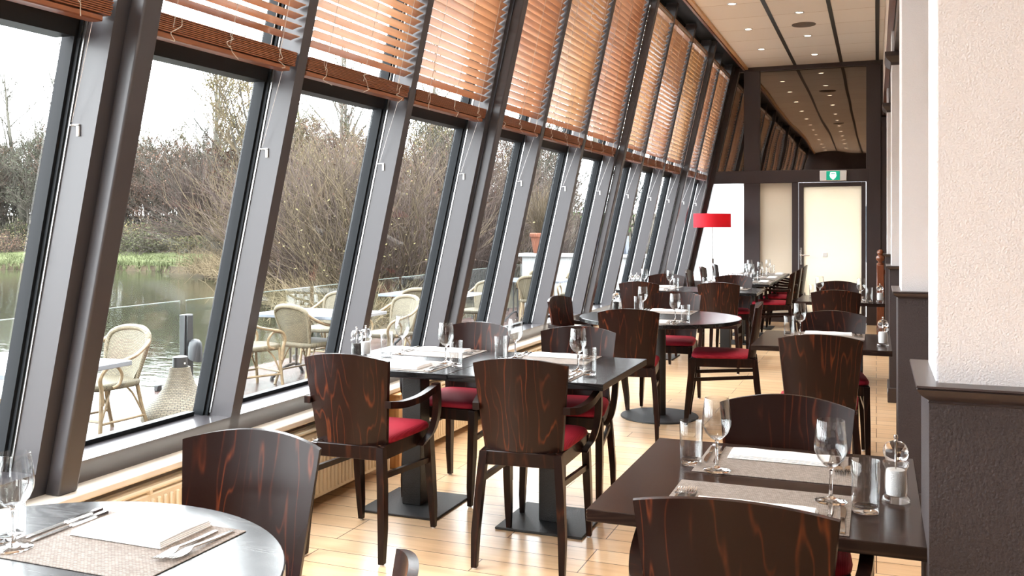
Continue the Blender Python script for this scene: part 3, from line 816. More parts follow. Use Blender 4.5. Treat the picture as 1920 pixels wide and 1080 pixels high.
chair(SIDE, -1.47, 10.33, 182, 'dark chair facing the camera at the far table just before the long table')
for k, (y, n) in enumerate(((11.65, 'nearest'), (12.65, 'middle'), (13.65, 'last'))):
    chair(ARM, -1.18, y, 90, 'dark armchair on the aisle side of the long far table, %s of three' % n)
    chair(SIDE, -1.94, y, -90, 'dark chair on the window side of the long far table, %s of three' % n)
chair(ARM, -.275, 2.155, 1, 'dark armchair at the very front, back to camera, at the nearest pillar table')
chair(SIDE, -.265, 2.85, 181, 'dark chair with shiny arched back facing the camera at the nearest pillar table')
chair(SIDE, -.28, 5.19, 4, 'dark chair with back to the camera at the brown table by the second pillar')
chair(SIDE, -.25, 6.06, 183, 'dark chair with pale sheen facing the camera at the brown table by the second pillar')
chair(SIDE, -.33, 8.66, 2, 'dark chair with back to the camera at the brown table by the third pillar')
chair(SIDE, -.34, 9.55, 184, 'dark chair facing the camera at the brown table by the third pillar')

# ------------------------------------------------------------------ tables
def make_table(w_, d_, mat, base=.43):
    t = thing('dining_table', '', 'table')
    b = MB(); b.box((0, 0, .735), (w_, d_, .03), .002); b.build('tabletop', mat, t, False)
    b = MB(); b.box((0, 0, .364), (.105, .105, .704), .003); b.build('column', M['iron'], t)
    b = MB(); b.box((0, 0, .006), (base, base, .012), .003); b.build('base_plate', M['iron'], t)
    b = MB(); b.box((0, 0, .716), (.34, .34, .008), .001); b.build('top_bracket', M['iron'], t)
    return t
KB = Kind(make_table(.738, .82, M['table_black'])); KW = Kind(make_table(.752, .81, M['table_brown']))
KB.put((-2.203, 4.275, 0), 0, 'black square table against the window board, part of the pair with four place settings', 'black square tables')
KB.put((-1.462, 4.275, 0), 0, 'black square table on the aisle side of the pair with four place settings', 'black square tables')
KB.put((-2.235, 10.06, 0), 0, 'black square table by the far windows behind the round table', 'black square tables')
KB.put((-1.494, 10.06, 0), 0, 'black square table on the aisle side of the far pair', 'black square tables')
KW.put((-.274, 2.555, 0), 0, 'dark brown table pushed against the nearest pillar, front right of the hall', 'brown tables along the pillars')
KW.put((-.294, 5.87, 0), 0, 'dark brown table beside the second pillar', 'brown tables along the pillars')
KW.put((-.304, 9.19, 0), 0, 'dark brown table beside the third pillar', 'brown tables along the pillars')
t = thing('long_table', 'long dark table with six chairs in front of the end wall', 'table', (-1.56, 12.55, 0))
for k in (-1, 0, 1):
    b = MB(); b.bx(-.4, .4, k*.915-.456, k*.915+.456, .72, .75, .002); b.build('tabletop', M['table_black'], t, False)
    b = MB(); b.box((0, k*.915, .366), (.105, .105, .708), .003); b.build('column', M['iron'], t)
    b = MB(); b.box((0, k*.915, .006), (.43, .43, .012), .003); b.build('base_plate', M['iron'], t)
def round_table(x, y, r, mat, label):
    t = thing('round_table', label, 'table', (x, y, 0))
    b = MB(); b.lathe([(0, .72), (r-.003, .72), (r, .723), (r, .747), (r-.003, .75), (0, .75)], 96); b.build('tabletop', mat, t, True, 30)
    b = MB(); b.lathe([(0, .012), (.048, .012), (.048, .71), (.15, .712), (.15, .72), (0, .72)], 24); b.build('column', M['iron'], t)
    b = MB(); b.lathe([(0, 0), (.288, 0), (.29, .004), (.286, .012), (.06, .016), (0, .016)], 48); b.build('base_plate', M['iron'], t)
round_table(-1.556, 1.292, .532, M['table_round'], 'round dark table in the near corner by the window, bright with reflections')
round_table(-1.518, 6.917, .60, M['table_black'], 'round black table in the middle of the window row')

# ------------------------------------------------------------------ tableware
def thin(b, z):
    b.m = [1 if max(b.v[i][2] for i in f) > z else 0 for f in b.f]
def k_wine():
    b = MB()
    outer = [(0, 0), (.037, 0), (.0385, .0015), (.037, .003), (.012, .008), (.0055, .014), (.0042, .03), (.004, .075), (.0055, .083), (.018, .091), (.031, .105), (.039, .125), (.0405, .14), (.038, .165), (.033, .2)]
    inner = [(.0318, .2005), (.0367, .165), (.0392, .14), (.0375, .125), (.0295, .1065), (.017, .0935), (.0, .0885)]
    b.lathe(outer+inner, 28); thin(b, .0945); return tag(b.build('wine_glass', [M['glass'], M['thinglass']], None, True, 60), '', 'glass')
def k_tumbler():
    b = MB()
    b.lathe([(0, 0), (.0285, 0), (.0305, .002), (.0335, .122), (.0325, .1235), (.0315, .122), (.0288, .016), (.026, .0125), (0, .0115)], 28)
    thin(b, .0165); return tag(b.build('tumbler', [M['glass'], M['thinglass']], None, True, 50), '', 'glass')
def k_mill(fill, nm):
    t = thing(nm, '', 'mill')
    b = MB(); b.lathe([(0, 0), (.033, 0), (.034, .004), (.031, .011), (.026, .015), (.0275, .035), (.0275, .06), (.0255, .078), (.027, .084), (.031, .09), (.031, .097), (.025, .102), (0, .102)], 28); b.build('body', M['thinglass'], t, True, 50)
    b = MB(); b.lathe([(0, .016), (.0215, .016), (.0235, .03), (.0235, .066), (.0215, .078), (0, .079)], 20); b.build('salt_filling' if 'salt' in nm else 'peppercorn_filling', fill, t)
    b = MB(); b.lathe([(0, .1025), (.024, .1025), (.0285, .112), (.030, .122), (.0275, .134), (.022, .142), (.012, .147), (0, .147)], 24); b.build('cap', M['acrylic'], t, True, 50)
    b = MB(); b.lathe([(0, .02), (.002, .02), (.002, .1475), (.0045, .1475), (.005, .15), (.003, .1525), (.0055, .157), (.0045, .163), (0, .165)], 12); b.build('knob', M['steel'], t)
    return t
def k_mat():
    b = MB(); b.box((0, 0, .0012), (.43, .32, .0024), .0008); return tag(b.build('placemat', M['mat'], None, False), '', 'placemat')
def k_napkin(w_, d_, h_):
    b = MB(); rnd = random.Random(int(w_*1000))
    def P(u, v):
        return None
    for k in range(4):
        z0 = .0005+k*h_/4; z1 = z0+h_/4*.93; e = .004*k
        rings = []
        for q in range(9):
            x = -w_/2+w_*q/8; dz = .0012*sin(q*1.7+k); dy = .0025*sin(q*.9+k*2)
            y0, y1 = -d_/2+e*.5+dy, d_/2-e*.3
            if q in (0, 8): x += (-1 if q else 1)*e*.4
            rings.append([(x, y0+.002, z0), (x, y1, z0), (x, y1+.0015, (z0+z1)/2), (x, y1, z1+dz*(k == 3)), (x, (y0+y1)/2, z1+(.0025+dz)*(k == 3)), (x, y0+.003, z1+dz*(k == 3)), (x, y0, (z0+z1)/2)])
        b.loft(rings)
    return tag(b.build('napkin', M['napkin'], None, True, 50), '', 'napkin')
def k_fork():
    t = thing('table_fork', '', 'fork'); b = MB()
    secs = [(-.10, .0045, .0014, .002), (-.095, .0052, .0016, .002), (-.05, .0048, .0018, .003), (0, .0032, .0018, .006), (.03, .003, .0016, .0085), (.042, .0085, .0013, .008), (.05, .0115, .0012, .0065), (.058, .0122, .0011, .0055)]
    b.loft([[(-w_, y, z-h_), (w_, y, z-h_), (w_, y, z+h_), (-w_, y, z+h_)] for y, w_, h_, z in secs]); b.build('handle', M['steel'], t)
    b = MB()
    for k in range(4):
        x = -.0098+k*.00653
        b.loft([[(x-w_, y, z-.0009), (x+w_, y, z-.0009), (x+w_, y, z+.0009), (x-w_, y, z+.0009)] for y, z, w_ in ((.057, .0055, .0022), (.075, .0045, .0017), (.092, .006, .0013), (.102, .0085, .0007))])
    b.build('tines', M['steel'], t); return t
def k_knife():
    t = thing('table_knife', '', 'knife'); b = MB()
    b.loft([[(-w_, y, .0005), (w_, y, .0005), (w_*.8, y, .0005+h_), (-w_*.8, y, .0005+h_)] for y, w_, h_ in ((-.115, .0055, .005), (-.11, .007, .006), (-.06, .0065, .006), (-.012, .0055, .006), (-.006, .0045, .005))]); b.build('handle', M['steel'], t)
    b = MB()
    b.loft([[(-.004, y, .002), (x1, y, .002), (x1, y, .0032), (-.004, y, .0036)] for y, x1 in ((-.007, .004), (.0, .0055), (.03, .0085), (.07, .0088), (.09, .0065), (.104, -.001), (.108, -.0035))]); b.build('blade', M['steel'], t); return t
WINE, TUMB, PMAT, NAPK, NAPW = Kind(k_wine()), Kind(k_tumbler()), Kind(k_mat()), Kind(k_napkin(.285, .105, .012)), Kind(k_napkin(.25, .165, .013))
FORK, KNIFE = Kind(k_fork()), Kind(k_knife())
SALT, PEPPER = Kind(k_mill(M['salt'], 'salt_mill')), Kind(k_mill(M['pepper'], 'pepper_mill'))
T = .7503
def setting(desc, x, y, deg, wine=(.165, .115), tumb=(.243, .062), nap=NAPK, napoff=(0, -.065), cut=True, mat=True, mr=0):
    c, s_ = cos(D(deg)), sin(D(deg))
    def at(p): return (x+p[0]*c-p[1]*s_, y+p[0]*s_+p[1]*c)
    if mat:
        q = at((0, 0)); PMAT.put((*q, T), D(deg+mr), 'woven taupe placemat, %s' % desc, 'woven taupe placemats')
        q = at(napoff); nap.put((*q, T+.0026), D(deg), 'folded white napkin, %s' % desc, 'folded white napkins')
    if cut:
        for k, (n, fx, kx) in enumerate((('inner', -.163, .168), ('outer', -.192, .197))):
            q = at((fx, -.03-.012*k)); FORK.put((*q, T+.0027), D(deg+3-3*k), '%s of two steel forks, %s' % (n, desc), 'steel forks')
            q = at((kx, -.03-.012*k)); KNIFE.put((*q, T+.0027), D(deg+2), '%s of two steel knives, %s' % (n, desc), 'steel knives')
    if wine:
        q = at(wine); WINE.put((*q, T+(.0026 if mat and abs(wine[0]) < .2 and abs(wine[1]) < .15 else 0)), 0, 'empty wine glass, %s' % desc, 'wine glasses')
    if tumb:
        q = at(tumb); TUMB.put((*q, T), 0, 'empty water tumbler, %s' % desc, 'water tumblers')
setting('setting on the round near table', -1.52, 1.553, 180, (.168, .114), (.225, .075), NAPW, (.0, -.075))
setting('front setting of the brown table by the nearest pillar', -.27, 2.325, 0, (.166, .093), (.246, .043))
setting('rear setting of the brown table by the nearest pillar', -.262, 2.745, 180, (.15, .135), (.231, .08))
p = 'of the paired black tables'
setting('front window-side setting '+p, -2.14, 4.05, 0, (.158, .117), (.242, .055), NAPW, (0, -.05))
setting('front aisle-side setting '+p, -1.46, 4.045, 0, (.163, .115), (.24, .045), NAPW, (0, -.05))
setting('rear window-side setting '+p, -2.19, 4.515, 180, (.158, .118), (.2, .21))
setting('rear aisle-side setting '+p, -1.545, 4.525, 180, (.184, .06), (.222, .165))
PEPPER.put((-2.485, 4.16, T), 0, 'clear pepper mill with black peppercorns by the window on the paired black tables', 'pepper mills')
SALT.put((-2.475, 4.235, T), 0, 'clear salt mill beside the pepper mill on the paired black tables', 'salt mills')
SALT.put((.045, 2.49, T), 0, 'large clear salt mill full of white salt at the nearest pillar', 'salt mills')
SALT.put((.035, 5.70, T), 0, 'clear salt mill on the table at the second pillar', 'salt mills')
SALT.put((.03, 8.98, T), 0, 'clear salt mill on the table at the third pillar', 'salt mills')
setting('setting on the brown table at the second pillar', -.28, 6.09, 180, (.16, .08), (.222, .10))
setting('rear setting at the table by the third pillar', -.33, 9.42, 180, (.17, .12), (.235, .11))
setting('front setting at the table by the third pillar', -.30, 8.97, 0, (.17, .10), (.24, .05))
setting('rear setting on the round mid table', -1.54, 7.31, 180, (.175, .10), (.225, .05))
setting('front setting on the round mid table', -1.50, 6.53, 0, (.175, .02), (.245, .035))
PEPPER.put((-1.93, 7.2, T), 0, 'clear pepper mill near the window on the round mid table', 'pepper mills')
p = 'on the far window table'
setting('front setting '+p, -2.235, 9.85, 0, (.165, .115), (.24, .06))
setting('rear setting '+p, -2.235, 10.28, 180, (.165, .115), (.24, .06))
SALT.put((-2.50, 9.98, T), 0, 'salt mill on the far window table', 'salt mills')
PEPPER.put((-2.46, 10.06, T), 0, 'pepper mill on the far window table', 'pepper mills')
setting('setting on the far aisle table', -1.494, 10.28, 180)
for k, (y, n) in enumerate(((11.65, 'near'), (12.65, 'middle'), (13.65, 'end'))):
    setting('aisle-side %s setting of the long table' % n, -1.335, y, 90, cut=(k == 0))
    setting('window-side %s setting of the long table' % n, -1.785, y, -90, cut=(k == 0))
for dx, dy, n in ((0, 0, 'first'), (.08, .03, 'second'), (.02, .1, 'third')):
    WINE.put((-1.56+dx, 12.1+dy, T), 0, 'spare wine glass in the middle of the long table, %s of three' % n, 'wine glasses')

# floor lamp with red drum shade
t = thing('floor_lamp', 'floor lamp with a wide red drum shade in front of the white end pane', 'lamp', (-2.28, 14.02, 0))
b = MB(); b.lathe([(0, 0), (.14, 0), (.145, .006), (.14, .018), (.02, .024), (0, .024)], 32); b.build('base', M['blackmetal'], t)
b = MB(); b.tube([(0, 0, .02), (0, 0, 1.6)], .010, 10); b.lathe([(0, .84), (.03, .84), (.03, .95), (0, .95)], 16); b.build('pole', M['satin'], t)
b = MB(); b.lathe([(.272, 1.41), (.275, 1.412), (.275, 1.615), (.272, 1.617), (.2715, 1.612), (.2715, 1.415)], 48, closed=True); b.build('lamp_shade', M['redshade'], t, True, 40)
b = MB()
for k in range(3): b.tube([(0, 0, 1.56), (.272*cos(k*2.094), .272*sin(k*2.094), 1.605)], .003, 6)
b.lathe([(0, 1.47), (.02, 1.475), (.03, 1.5), (.02, 1.53), (0, 1.56)], 14); b.build('shade_fitting', M['white'], t)

# ------------------------------------------------------------------ terrace outside
mb = MB(); mb.bx(-7.05, -2.98, -8, 30, ZT-.2, ZT); struct('terrace_floor', mb, M['deck'])
mb = MB(); mb.bx(-7.05, -6.93, -8, 30, -1.2, ZT-.2); struct('terrace_edge_wall', mb, M['render'])

def k_wchair():
    t = thing('wicker_armchair', '', 'wicker chair')
    b = MB(); rings = []
    def ring(r, z):
        o = []
        for k in range(28):
            a = 2*PI*k/28; c, s_ = cos(a), sin(a); p = .55
            o.append(((abs(c)**p)*(1 if c > 0 else -1)*.245*r, .02+(abs(s_)**p)*(1 if s_ > 0 else -1)*.245*r, z))
        return o
    for r, z in ((.9, .40), (1, .405), (1.03, .42), (1.03, .445), (.98, .458), (.8, .455), (.4, .45), (.05, .45)): rings.append(ring(r, z))
    b.loft(rings); b.build('seat', M['wicker'], t, True, 60)
    b = MB()
    def hw(v): return .165+.075*min(1, v*1.25)-.0*v
    def top(s): return .845-.055*s*s-.05*s**6
    def P(u, v):
        s = 2*u-1; z = .44+(top(s)-.44)*v; x = s*(.175+.06*sin(min(1, v*1.05)*PI/2))
        y = -.205-.10*v+.055*s*s
        return Vector((x, y+.009, z)), Vector((x, y-.009, z))
    b.shell(P, 14, 10, .018); b.build('backrest', M['wicker'], t)
    b = MB()
    path = catmull([(-.185, -.17, .43), (-.215, -.20, .58), (-.238, -.235, .72), (-.215, -.265, .80), (-.12, -.298, .842), (0, -.31, .852), (.12, -.298, .842), (.215, -.265, .80), (.238, -.235, .72), (.215, -.20, .58), (.185, -.17, .43)], 5)
    m = len(path); b.tube(path, [.016+.012*sin(PI*i/(m-1)) for i in range(m)], 10); b.build('back_rim', M['rattan_wrap'], t)
    for s in (-1, 1):
        b = MB()
        b.tube(catmull([(s*.215, -.27, .80), (s*.262, -.22, .74), (s*.292, -.08, .665), (s*.298, .08, .625), (s*.288, .20, .59), (s*.272, .245, .51), (s*.262, .225, .42), (s*.258, .215, .3)], 6), .0165, 8)
        b.tube(catmull([(s*.276, .205, .585), (s*.278, .11, .60), (s*.272, .045, .53), (s*.262, .06, .45), (s*.258, .12, .425)], 5), .013, 8)
        b.build('arm', M['rattan'], t)
        b = MB(); b.tube(catmull([(s*.23, .2, .43), (s*.24, .215, .2), (s*.25, .235, 0)], 4), .0165, 8); b.tube(catmull([(s*.245, .22, .14), (s*.225, .14, .33), (s*.19, .09, .40)], 4), .009, 6); b.build('leg', M['rattan'], t)
        b = MB(); b.tube(catmull([(s*.19, -.17, .43), (s*.205, -.215, .2), (s*.225, -.275, 0)], 4), .0165, 8); b.tube(catmull([(s*.21, -.23, .14), (s*.2, -.13, .33), (s*.18, -.08, .40)], 4), .009, 6); b.build('leg', M['rattan'], t)
        b = MB(); b.tube([(s*.243, .22, .15), (s*.213, -.235, .15)], .011, 8); b.build('stretcher', M['rattan'], t)
    b = MB(); b.tube([(-.243, .22, .17), (.243, .22, .17)], .011, 8); b.build('stretcher', M['rattan'], t)
    return t
WCH = Kind(k_wchair())
GW = 'wicker armchairs on the terrace'
def wch(x, y, deg, label): WCH.put((x, y, ZT), D(deg), label, GW)
def k_ttable(w_, d_):
    t = thing('terrace_table', '', 'terrace table')
    b = MB(); b.box((0, 0, .722), (w_, d_, .036), .004); b.build('tabletop', M['zinctop'], t, False)
    b = MB()
    for s in (-1, 1):
        for q in (-.04, .04): b.tube([(s*(w_/2-.28)+q, 0, .12), (s*(w_/2-.28)+q, 0, .70)], .014, 8)
        b.bx(s*(w_/2-.28)-.06, s*(w_/2-.28)+.06, -.2, .2, .69, .704)
    b.build('pedestal', M['iron'], t)
    for s in (-1, 1):
        for q in (-1, 1):
            b = MB(); b.tube(catmull([(s*(w_/2-.28), 0, .15), (s*(w_/2-.26), q*.12, .13), (s*(w_/2-.22), q*.24, .06), (s*(w_/2-.2), q*.29, .03)], 5), .018, 8)
            b.lathe([(0, 0), (.022, 0), (.022, .02), (.012, .035), (0, .035)], 10, (s*(w_/2-.2), q*.29, 0)); b.build('leg', M['iron'], t)
    return t
M['zinctop'] = simple('blue_grey_table_top', (.11, .125, .15), .28, coat=.4)
TT = Kind(k_ttable(1.25, .82)); GT = 'blue grey terrace tables'
TT.put((-5.59, 4.81, ZT), 0, 'blue grey terrace table nearest the camera, before the wicker lantern', GT)
TT.put((-5.78, 8.88, ZT), 0, 'blue grey terrace table behind the paired black tables, ringed by wicker chairs', GT)
TT.put((-5.95, 12.0, ZT), 0, 'blue grey terrace table, third from the camera', GT)
TT.put((-5.75, 15.75, ZT), 0, 'blue grey terrace table nearest the white planter wall', GT)
wch(-5.84, 5.82, 174, 'wicker armchair facing the camera beside the bell shaped wicker lantern')
wch(-5.62, 3.95, 5, 'wicker armchair on the near side of the first terrace table, low at the left edge')
wch(-4.75, 3.75, 30, 'wicker armchair just outside the first window at the left edge')
wch(-5.75, 8.62, -12, 'wicker armchair with diamond woven centre, back to window, at the second terrace table')
wch(-6.12, 8.10, -22, 'wicker armchair with arm loop, half behind the mullion, at the second terrace table')
wch(-6.35, 9.95, 176, 'wicker armchair facing the window behind the second terrace table')
wch(-5.36, 9.72, 158, 'wicker armchair with broad white rim at the right end of the second terrace table')
wch(-5.75, 11.45, 8, 'wicker armchair with back to the camera at the third terrace table')
wch(-6.3, 13.0, 176, 'wicker armchair behind the third terrace table, next to the balustrade')
wch(-5.55, 12.85, 170, 'wicker armchair with pale rim behind the third terrace table')
wch(-5.45, 15.0, 10, 'wicker armchair, back to camera, at the terrace table by the white planter wall')
wch(-6.0, 16.6, 178, 'wicker armchair before the white planter wall, next to the balustrade')
wch(-5.2, 16.55, 180, 'wicker armchair before the white planter wall, on the window side')

# bell shaped wicker lantern
t = thing('wicker_lantern', 'bell shaped wicker lantern with black collar on the wet terrace', 'lantern', (-5.53, 6.36, ZT))
def mk_bell():
    m, nt, b = newmat('bell_wicker'); L = nt.links.new
    tc = N(nt, 'ShaderNodeTexCoord'); sp = N(nt, 'ShaderNodeSeparateXYZ'); L(tc.outputs['Object'], sp.inputs[0])
    an = math_(nt, 'MULTIPLY', math_(nt, 'ARCTAN2', sp.outputs[1], sp.outputs[0]), .16)
    cm = N(nt, 'ShaderNodeCombineXYZ'); L(an, cm.inputs[0]); L(sp.outputs[2], cm.inputs[1])
    br = N(nt, 'ShaderNodeTexBrick'); setin(br, Scale=1.0, Mortar_Size=.0022, Mortar_Smooth=.5, Brick_Width=.03, Row_Height=.012)
    br.inputs['Color1'].default_value = (.18, .15, .10, 1); br.inputs['Color2'].default_value = (.13, .105, .068, 1); br.inputs['Mortar'].default_value = (.025, .02, .014, 1)
    L(cm.outputs[0], br.inputs['Vector']); L(br.outputs['Color'], b.inputs['Base Color'])
    bp = N(nt, 'ShaderNodeBump'); setin(bp, Strength=.8, Distance=.005); bp.invert = True
    L(br.outputs['Fac'], bp.inputs['Height']); L(bp.outputs[0], b.inputs['Normal']); b.inputs['Roughness'].default_value = .6
    return m
b = MB(); b.lathe([(.24, 0), (.29, .02), (.315, .07), (.305, .13), (.265, .185), (.205, .24), (.155, .30), (.122, .36), (.1, .42), (.088, .47), (.082, .5), (.07, .5), (.09, .40), (.2, .2), (.28, .06)], 40, closed=True); b.build('wicker_bell', mk_bell(), t, True, 60)
b = MB(); b.lathe([(0, .49), (.062, .49), (.062, .585), (.055, .59), (0, .59)], 20); b.build('collar', M['blackmetal'], t)
b = MB(); b.tube([(.06, -.03, .54), (.085, -.04, .54)], .008, 8); b.build('screw', M['steel'], t)

M['glassedge'] = simple('pale_glass_edge', (.16, .20, .18), .15, coat=1)
# glass balustrade along the terrace edge, with one lamp post
for k in range(-3, 6):
    y0 = 7.98+2.44*k+.05; y1 = y0+2.34
    t = thing('glass_balustrade_panel', 'clear glass balustrade panel along the terrace edge by the pond', 'balustrade panel', (-6.9, (y0+y1)/2, ZT), 0, 'glass balustrade panels')
    b = MB(); b.box((0, 0, .47), (.014, y1-y0, .86), .002); b.build('pane', M['balglass'], t, False)
    b = MB(); b.box((0, 0, .904), (.014, y1-y0, .008)); b.build('top_edge', M['glassedge'], t, False)
    for q in (-.85, .85):
        b = MB(); b.box((0, q, .03), (.05, .07, .06), .006); b.build('clamp', M['blackmetal'], t)
t = thing('terrace_lamp_post', 'short black post with a grey hooded lamp between the balustrade panels', 'lamp post', (-6.83, 7.97, ZT))
b = MB(); b.bx(-.05, .02, -.07, .07, 0, .76, .006); b.bx(.02, .035, -.045, .045, 0, .75, .003); b.build('post', M['blackmetal'], t)
b = MB(); rings = []
for z, r in ((.29, .078), (.31, .08), (.42, .078), (.47, .066), (.495, .04), (.503, .01)):
    rings.append([(.10+r*.9*cos(a*PI/9), r*sin(a*PI/9), z+(-.03*cos(a*PI/9) if z < .3 else 0)) for a in range(18)])
b.loft(rings); b.build('lamp_hood', simple('grey_lamp_hood', (.03, .031, .035), .4), t, True, 50)

# white planter wall with pots, and the white house beyond
mb = MB(); mb.bx(-6.82, -2.98, 18.0, 18.32, ZT, .80); mb.bx(-6.9, -2.98, 17.94, 18.38, .80, .87, .008); o = struct('planter_wall', mb, M['render'])
t = thing('potted_shrub', 'terracotta pot with a bare twiggy shrub on the white planter wall', 'potted plant', (-6.45, 18.16, .874))
b = MB(); b.lathe([(0, 0), (.17, 0), (.225, .33), (.245, .33), (.25, .345), (.25, .40), (.235, .415), (.215, .41), (.2, .36), (0, .36)], 32); b.build('pot', M['terracotta'], t)
pot1 = t
t = thing('planter_trough', 'blue grey planter with green shoots on the white planter wall', 'potted plant', (-5.05, 18.16, .874))
b = MB(); b.bx(-.42, .42, -.13, .13, 0, .36, .01); b.build('trough', M['zinc'], t)
pot2 = t
t = thing('white_house', 'white rendered house with grey framed windows beyond the terrace end', 'house', (-5.6, 34, -1))
b = MB(); b.bx(-1.6, 8, 0, 9, 0, 9.5); b.build('walls', M['render'], t, False)
b = MB(); b.bx(-1.9, 8.2, -.3, 9.3, 9.5, 9.9); b.build('roof', M['zinc'], t, False)
gm = simple('dark_house_window', (.05, .065, .075), .08)
for k in range(3):
    for zz in (1.2, 4.6):
        b = MB(); x = -1.0+k*2.6; b.bx(x, x+1.5, -.05, .02, zz, zz+1.9)
        o = b.build('window', gm, t, False)
        b = MB(); b.bx(x-.06, x+1.56, -.08, .0, zz-.1, zz-.02); b.bx(x+.72, x+.78, -.08, 0, zz, zz+1.9); b.build('window_frame', M['white'], o, False)

# ------------------------------------------------------------------ pond and banks
PA = radians(21.376)
def polar(px, d):
    """point at view depth d on the bearing of a column of the view, in room coordinates"""
    xc = (px-960)/1745*d
    return xc*cos(PA)-d*sin(PA), xc*sin(PA)+d*cos(PA)
mb = MB(); mb.add([(-150, -60, -.72), (-6.93, -60, -.72), (-6.93, 60, -.72), (-150, 60, -.72)], [(0, 1, 2, 3)]); struct('pond', mb, M['water'], smooth=False)
SH = [(-900, 52), (-500, 48), (-200, 46), (0, 46), (250, 45), (380, 41), (430, 36), (480, 30.5), (520, 26), (570, 22), (620, 19), (680, 16.5), (760, 14.6), (860, 14), (1000, 19), (1200, 22), (1320, 24)]
def shore(px):
    for (a, da), (b_, db) in zip(SH, SH[1:]):
        if a <= px <= b_: return da+(db-da)*(px-a)/(b_-a)
    return SH[0][1] if px < SH[0][0] else SH[-1][1]
PROF = [(-1.5, -1.2), (0, -.75), (.35, -.42), (3, -.34), (9.5, -.27), (11, -.1), (16, .55), (24, 1.2), (40, 2.0), (90, 3.0)]
def gz(k):
    for (a, za), (b_, zb) in zip(PROF, PROF[1:]):
        if a <= k <= b_: return za+(zb-za)*(k-a)/(b_-a)
    return PROF[-1][1]
def ground(px, k):
    sc = 1.0 if px < 430 else max(.35, 1-(px-430)/250)     # near bank is lower and narrower
    return gz(k)*(1 if k < 1 else 1)
rnd = random.Random(5)
lit = MB(); cols = [-900+30*i for i in range(75)]
rows = [-1.5, 0, .35, 1.5, 3, 6, 9.5, 11, 13, 16, 20, 24, 32, 40, 60, 90]
vs = []; fs = []
for px in cols:
    for k in rows:
        x, y = polar(px, shore(px)+k+(.4*sin(px*.07)+.25*sin(px*.19) if k < 2 else 0))
        vs.append((x, y, gz(k)+(rnd.uniform(-.05, .05) if k > .2 else 0)))
R = len(rows)
for i in range(len(cols)-1):
    for j in range(R-1):
        fs.append((i*R+j, (i+1)*R+j, (i+1)*R+j+1, i*R+j+1))
lit.v = vs; lit.f = fs; lit.m = [0]*len(fs)
for n_, f in enumerate(lit.f):
    i = n_//(R-1); j = n_ % (R-1)
    lit.m[n_] = 1 if (cols[i] < 425 and 2 <= j <= 6) else 0
o = lit.build('far_bank', [M['litter'], M['grass']]); o['kind'] = 'structure'

# ------------------------------------------------------------------ trees and shrubs
def tw(mb, p, d, L, r0, r1, rnd, seg=3, wob=.12, up=.0, n=3):
    pts = [p.copy()]; R_ = [r0]; q = p.copy(); d = d.normalized()
    for k in range(seg):
        d = (d+Vector((rnd.gauss(0, wob), rnd.gauss(0, wob), rnd.gauss(0, wob)+up))).normalized()
        q = q+d*(L/seg); pts.append(q.copy()); R_.append(r0+(r1-r0)*(k+1)/seg)
    mb.tube(pts, R_, n, cap=False)
    return pts, d
def leafq(mb, p, s, rnd):
    a = Vector((rnd.gauss(0, 1), rnd.gauss(0, 1), rnd.gauss(0, 1))).normalized(); b_ = a.orthogonal().normalized()*s*.6; a = a*s
    mb.add([p-a*.5, p+b_*.5, p+a*.5, p-b_*.5], [(0, 1, 2, 3)])
def rdir(rnd, elev):
    a = rnd.uniform(0, 2*PI); e = elev
    return Vector((cos(a)*cos(e), sin(a)*cos(e), sin(e)))
def mk_tall(seed, H, mtrunk, mtw, lean_=(0, 0)):
    rnd = random.Random(seed); t = thing('tall_bare_tree', '', 'tree'); b = MB(); tb = MB()
    pts, _ = tw(b, Vector((0, 0, 0)), Vector((lean_[0], lean_[1], 1)), H, .25, .03, rnd, 9, .035, .02, 6)
    for k in range(26):
        f = .25+.72*rnd.random(); i = f*9; i0 = min(8, int(i)); p = pts[i0].lerp(pts[i0+1], i-i0)
        L = H*(.42*(1.05-f)+.06)*rnd.uniform(.7, 1.2)
        q, d = tw(b, p, rdir(rnd, rnd.uniform(.75, 1.2)), L, .09*(1.15-f), .016, rnd, 4, .08, .06, 4)
        for j in range(8):
            g = rnd.uniform(.3, 1)*4; g0 = min(3, int(g)); p2 = q[g0].lerp(q[g0+1], g-g0)
            q2, d2 = tw(tb, p2, (d+rdir(rnd, rnd.uniform(-.1, .9))*.9), L*rnd.uniform(.15, .35), .021, .011, rnd, 3, .14, .08)
            for j2 in range(4): tw(tb, q2[rnd.randint(1, 3)], d2+rdir(rnd, .5)*.9, L*rnd.uniform(.06, .14), .013, .008, rnd, 2, .15, .05)
    b.build('trunk', mtrunk, t); tb.build('twigs', mtw, t, False); return t
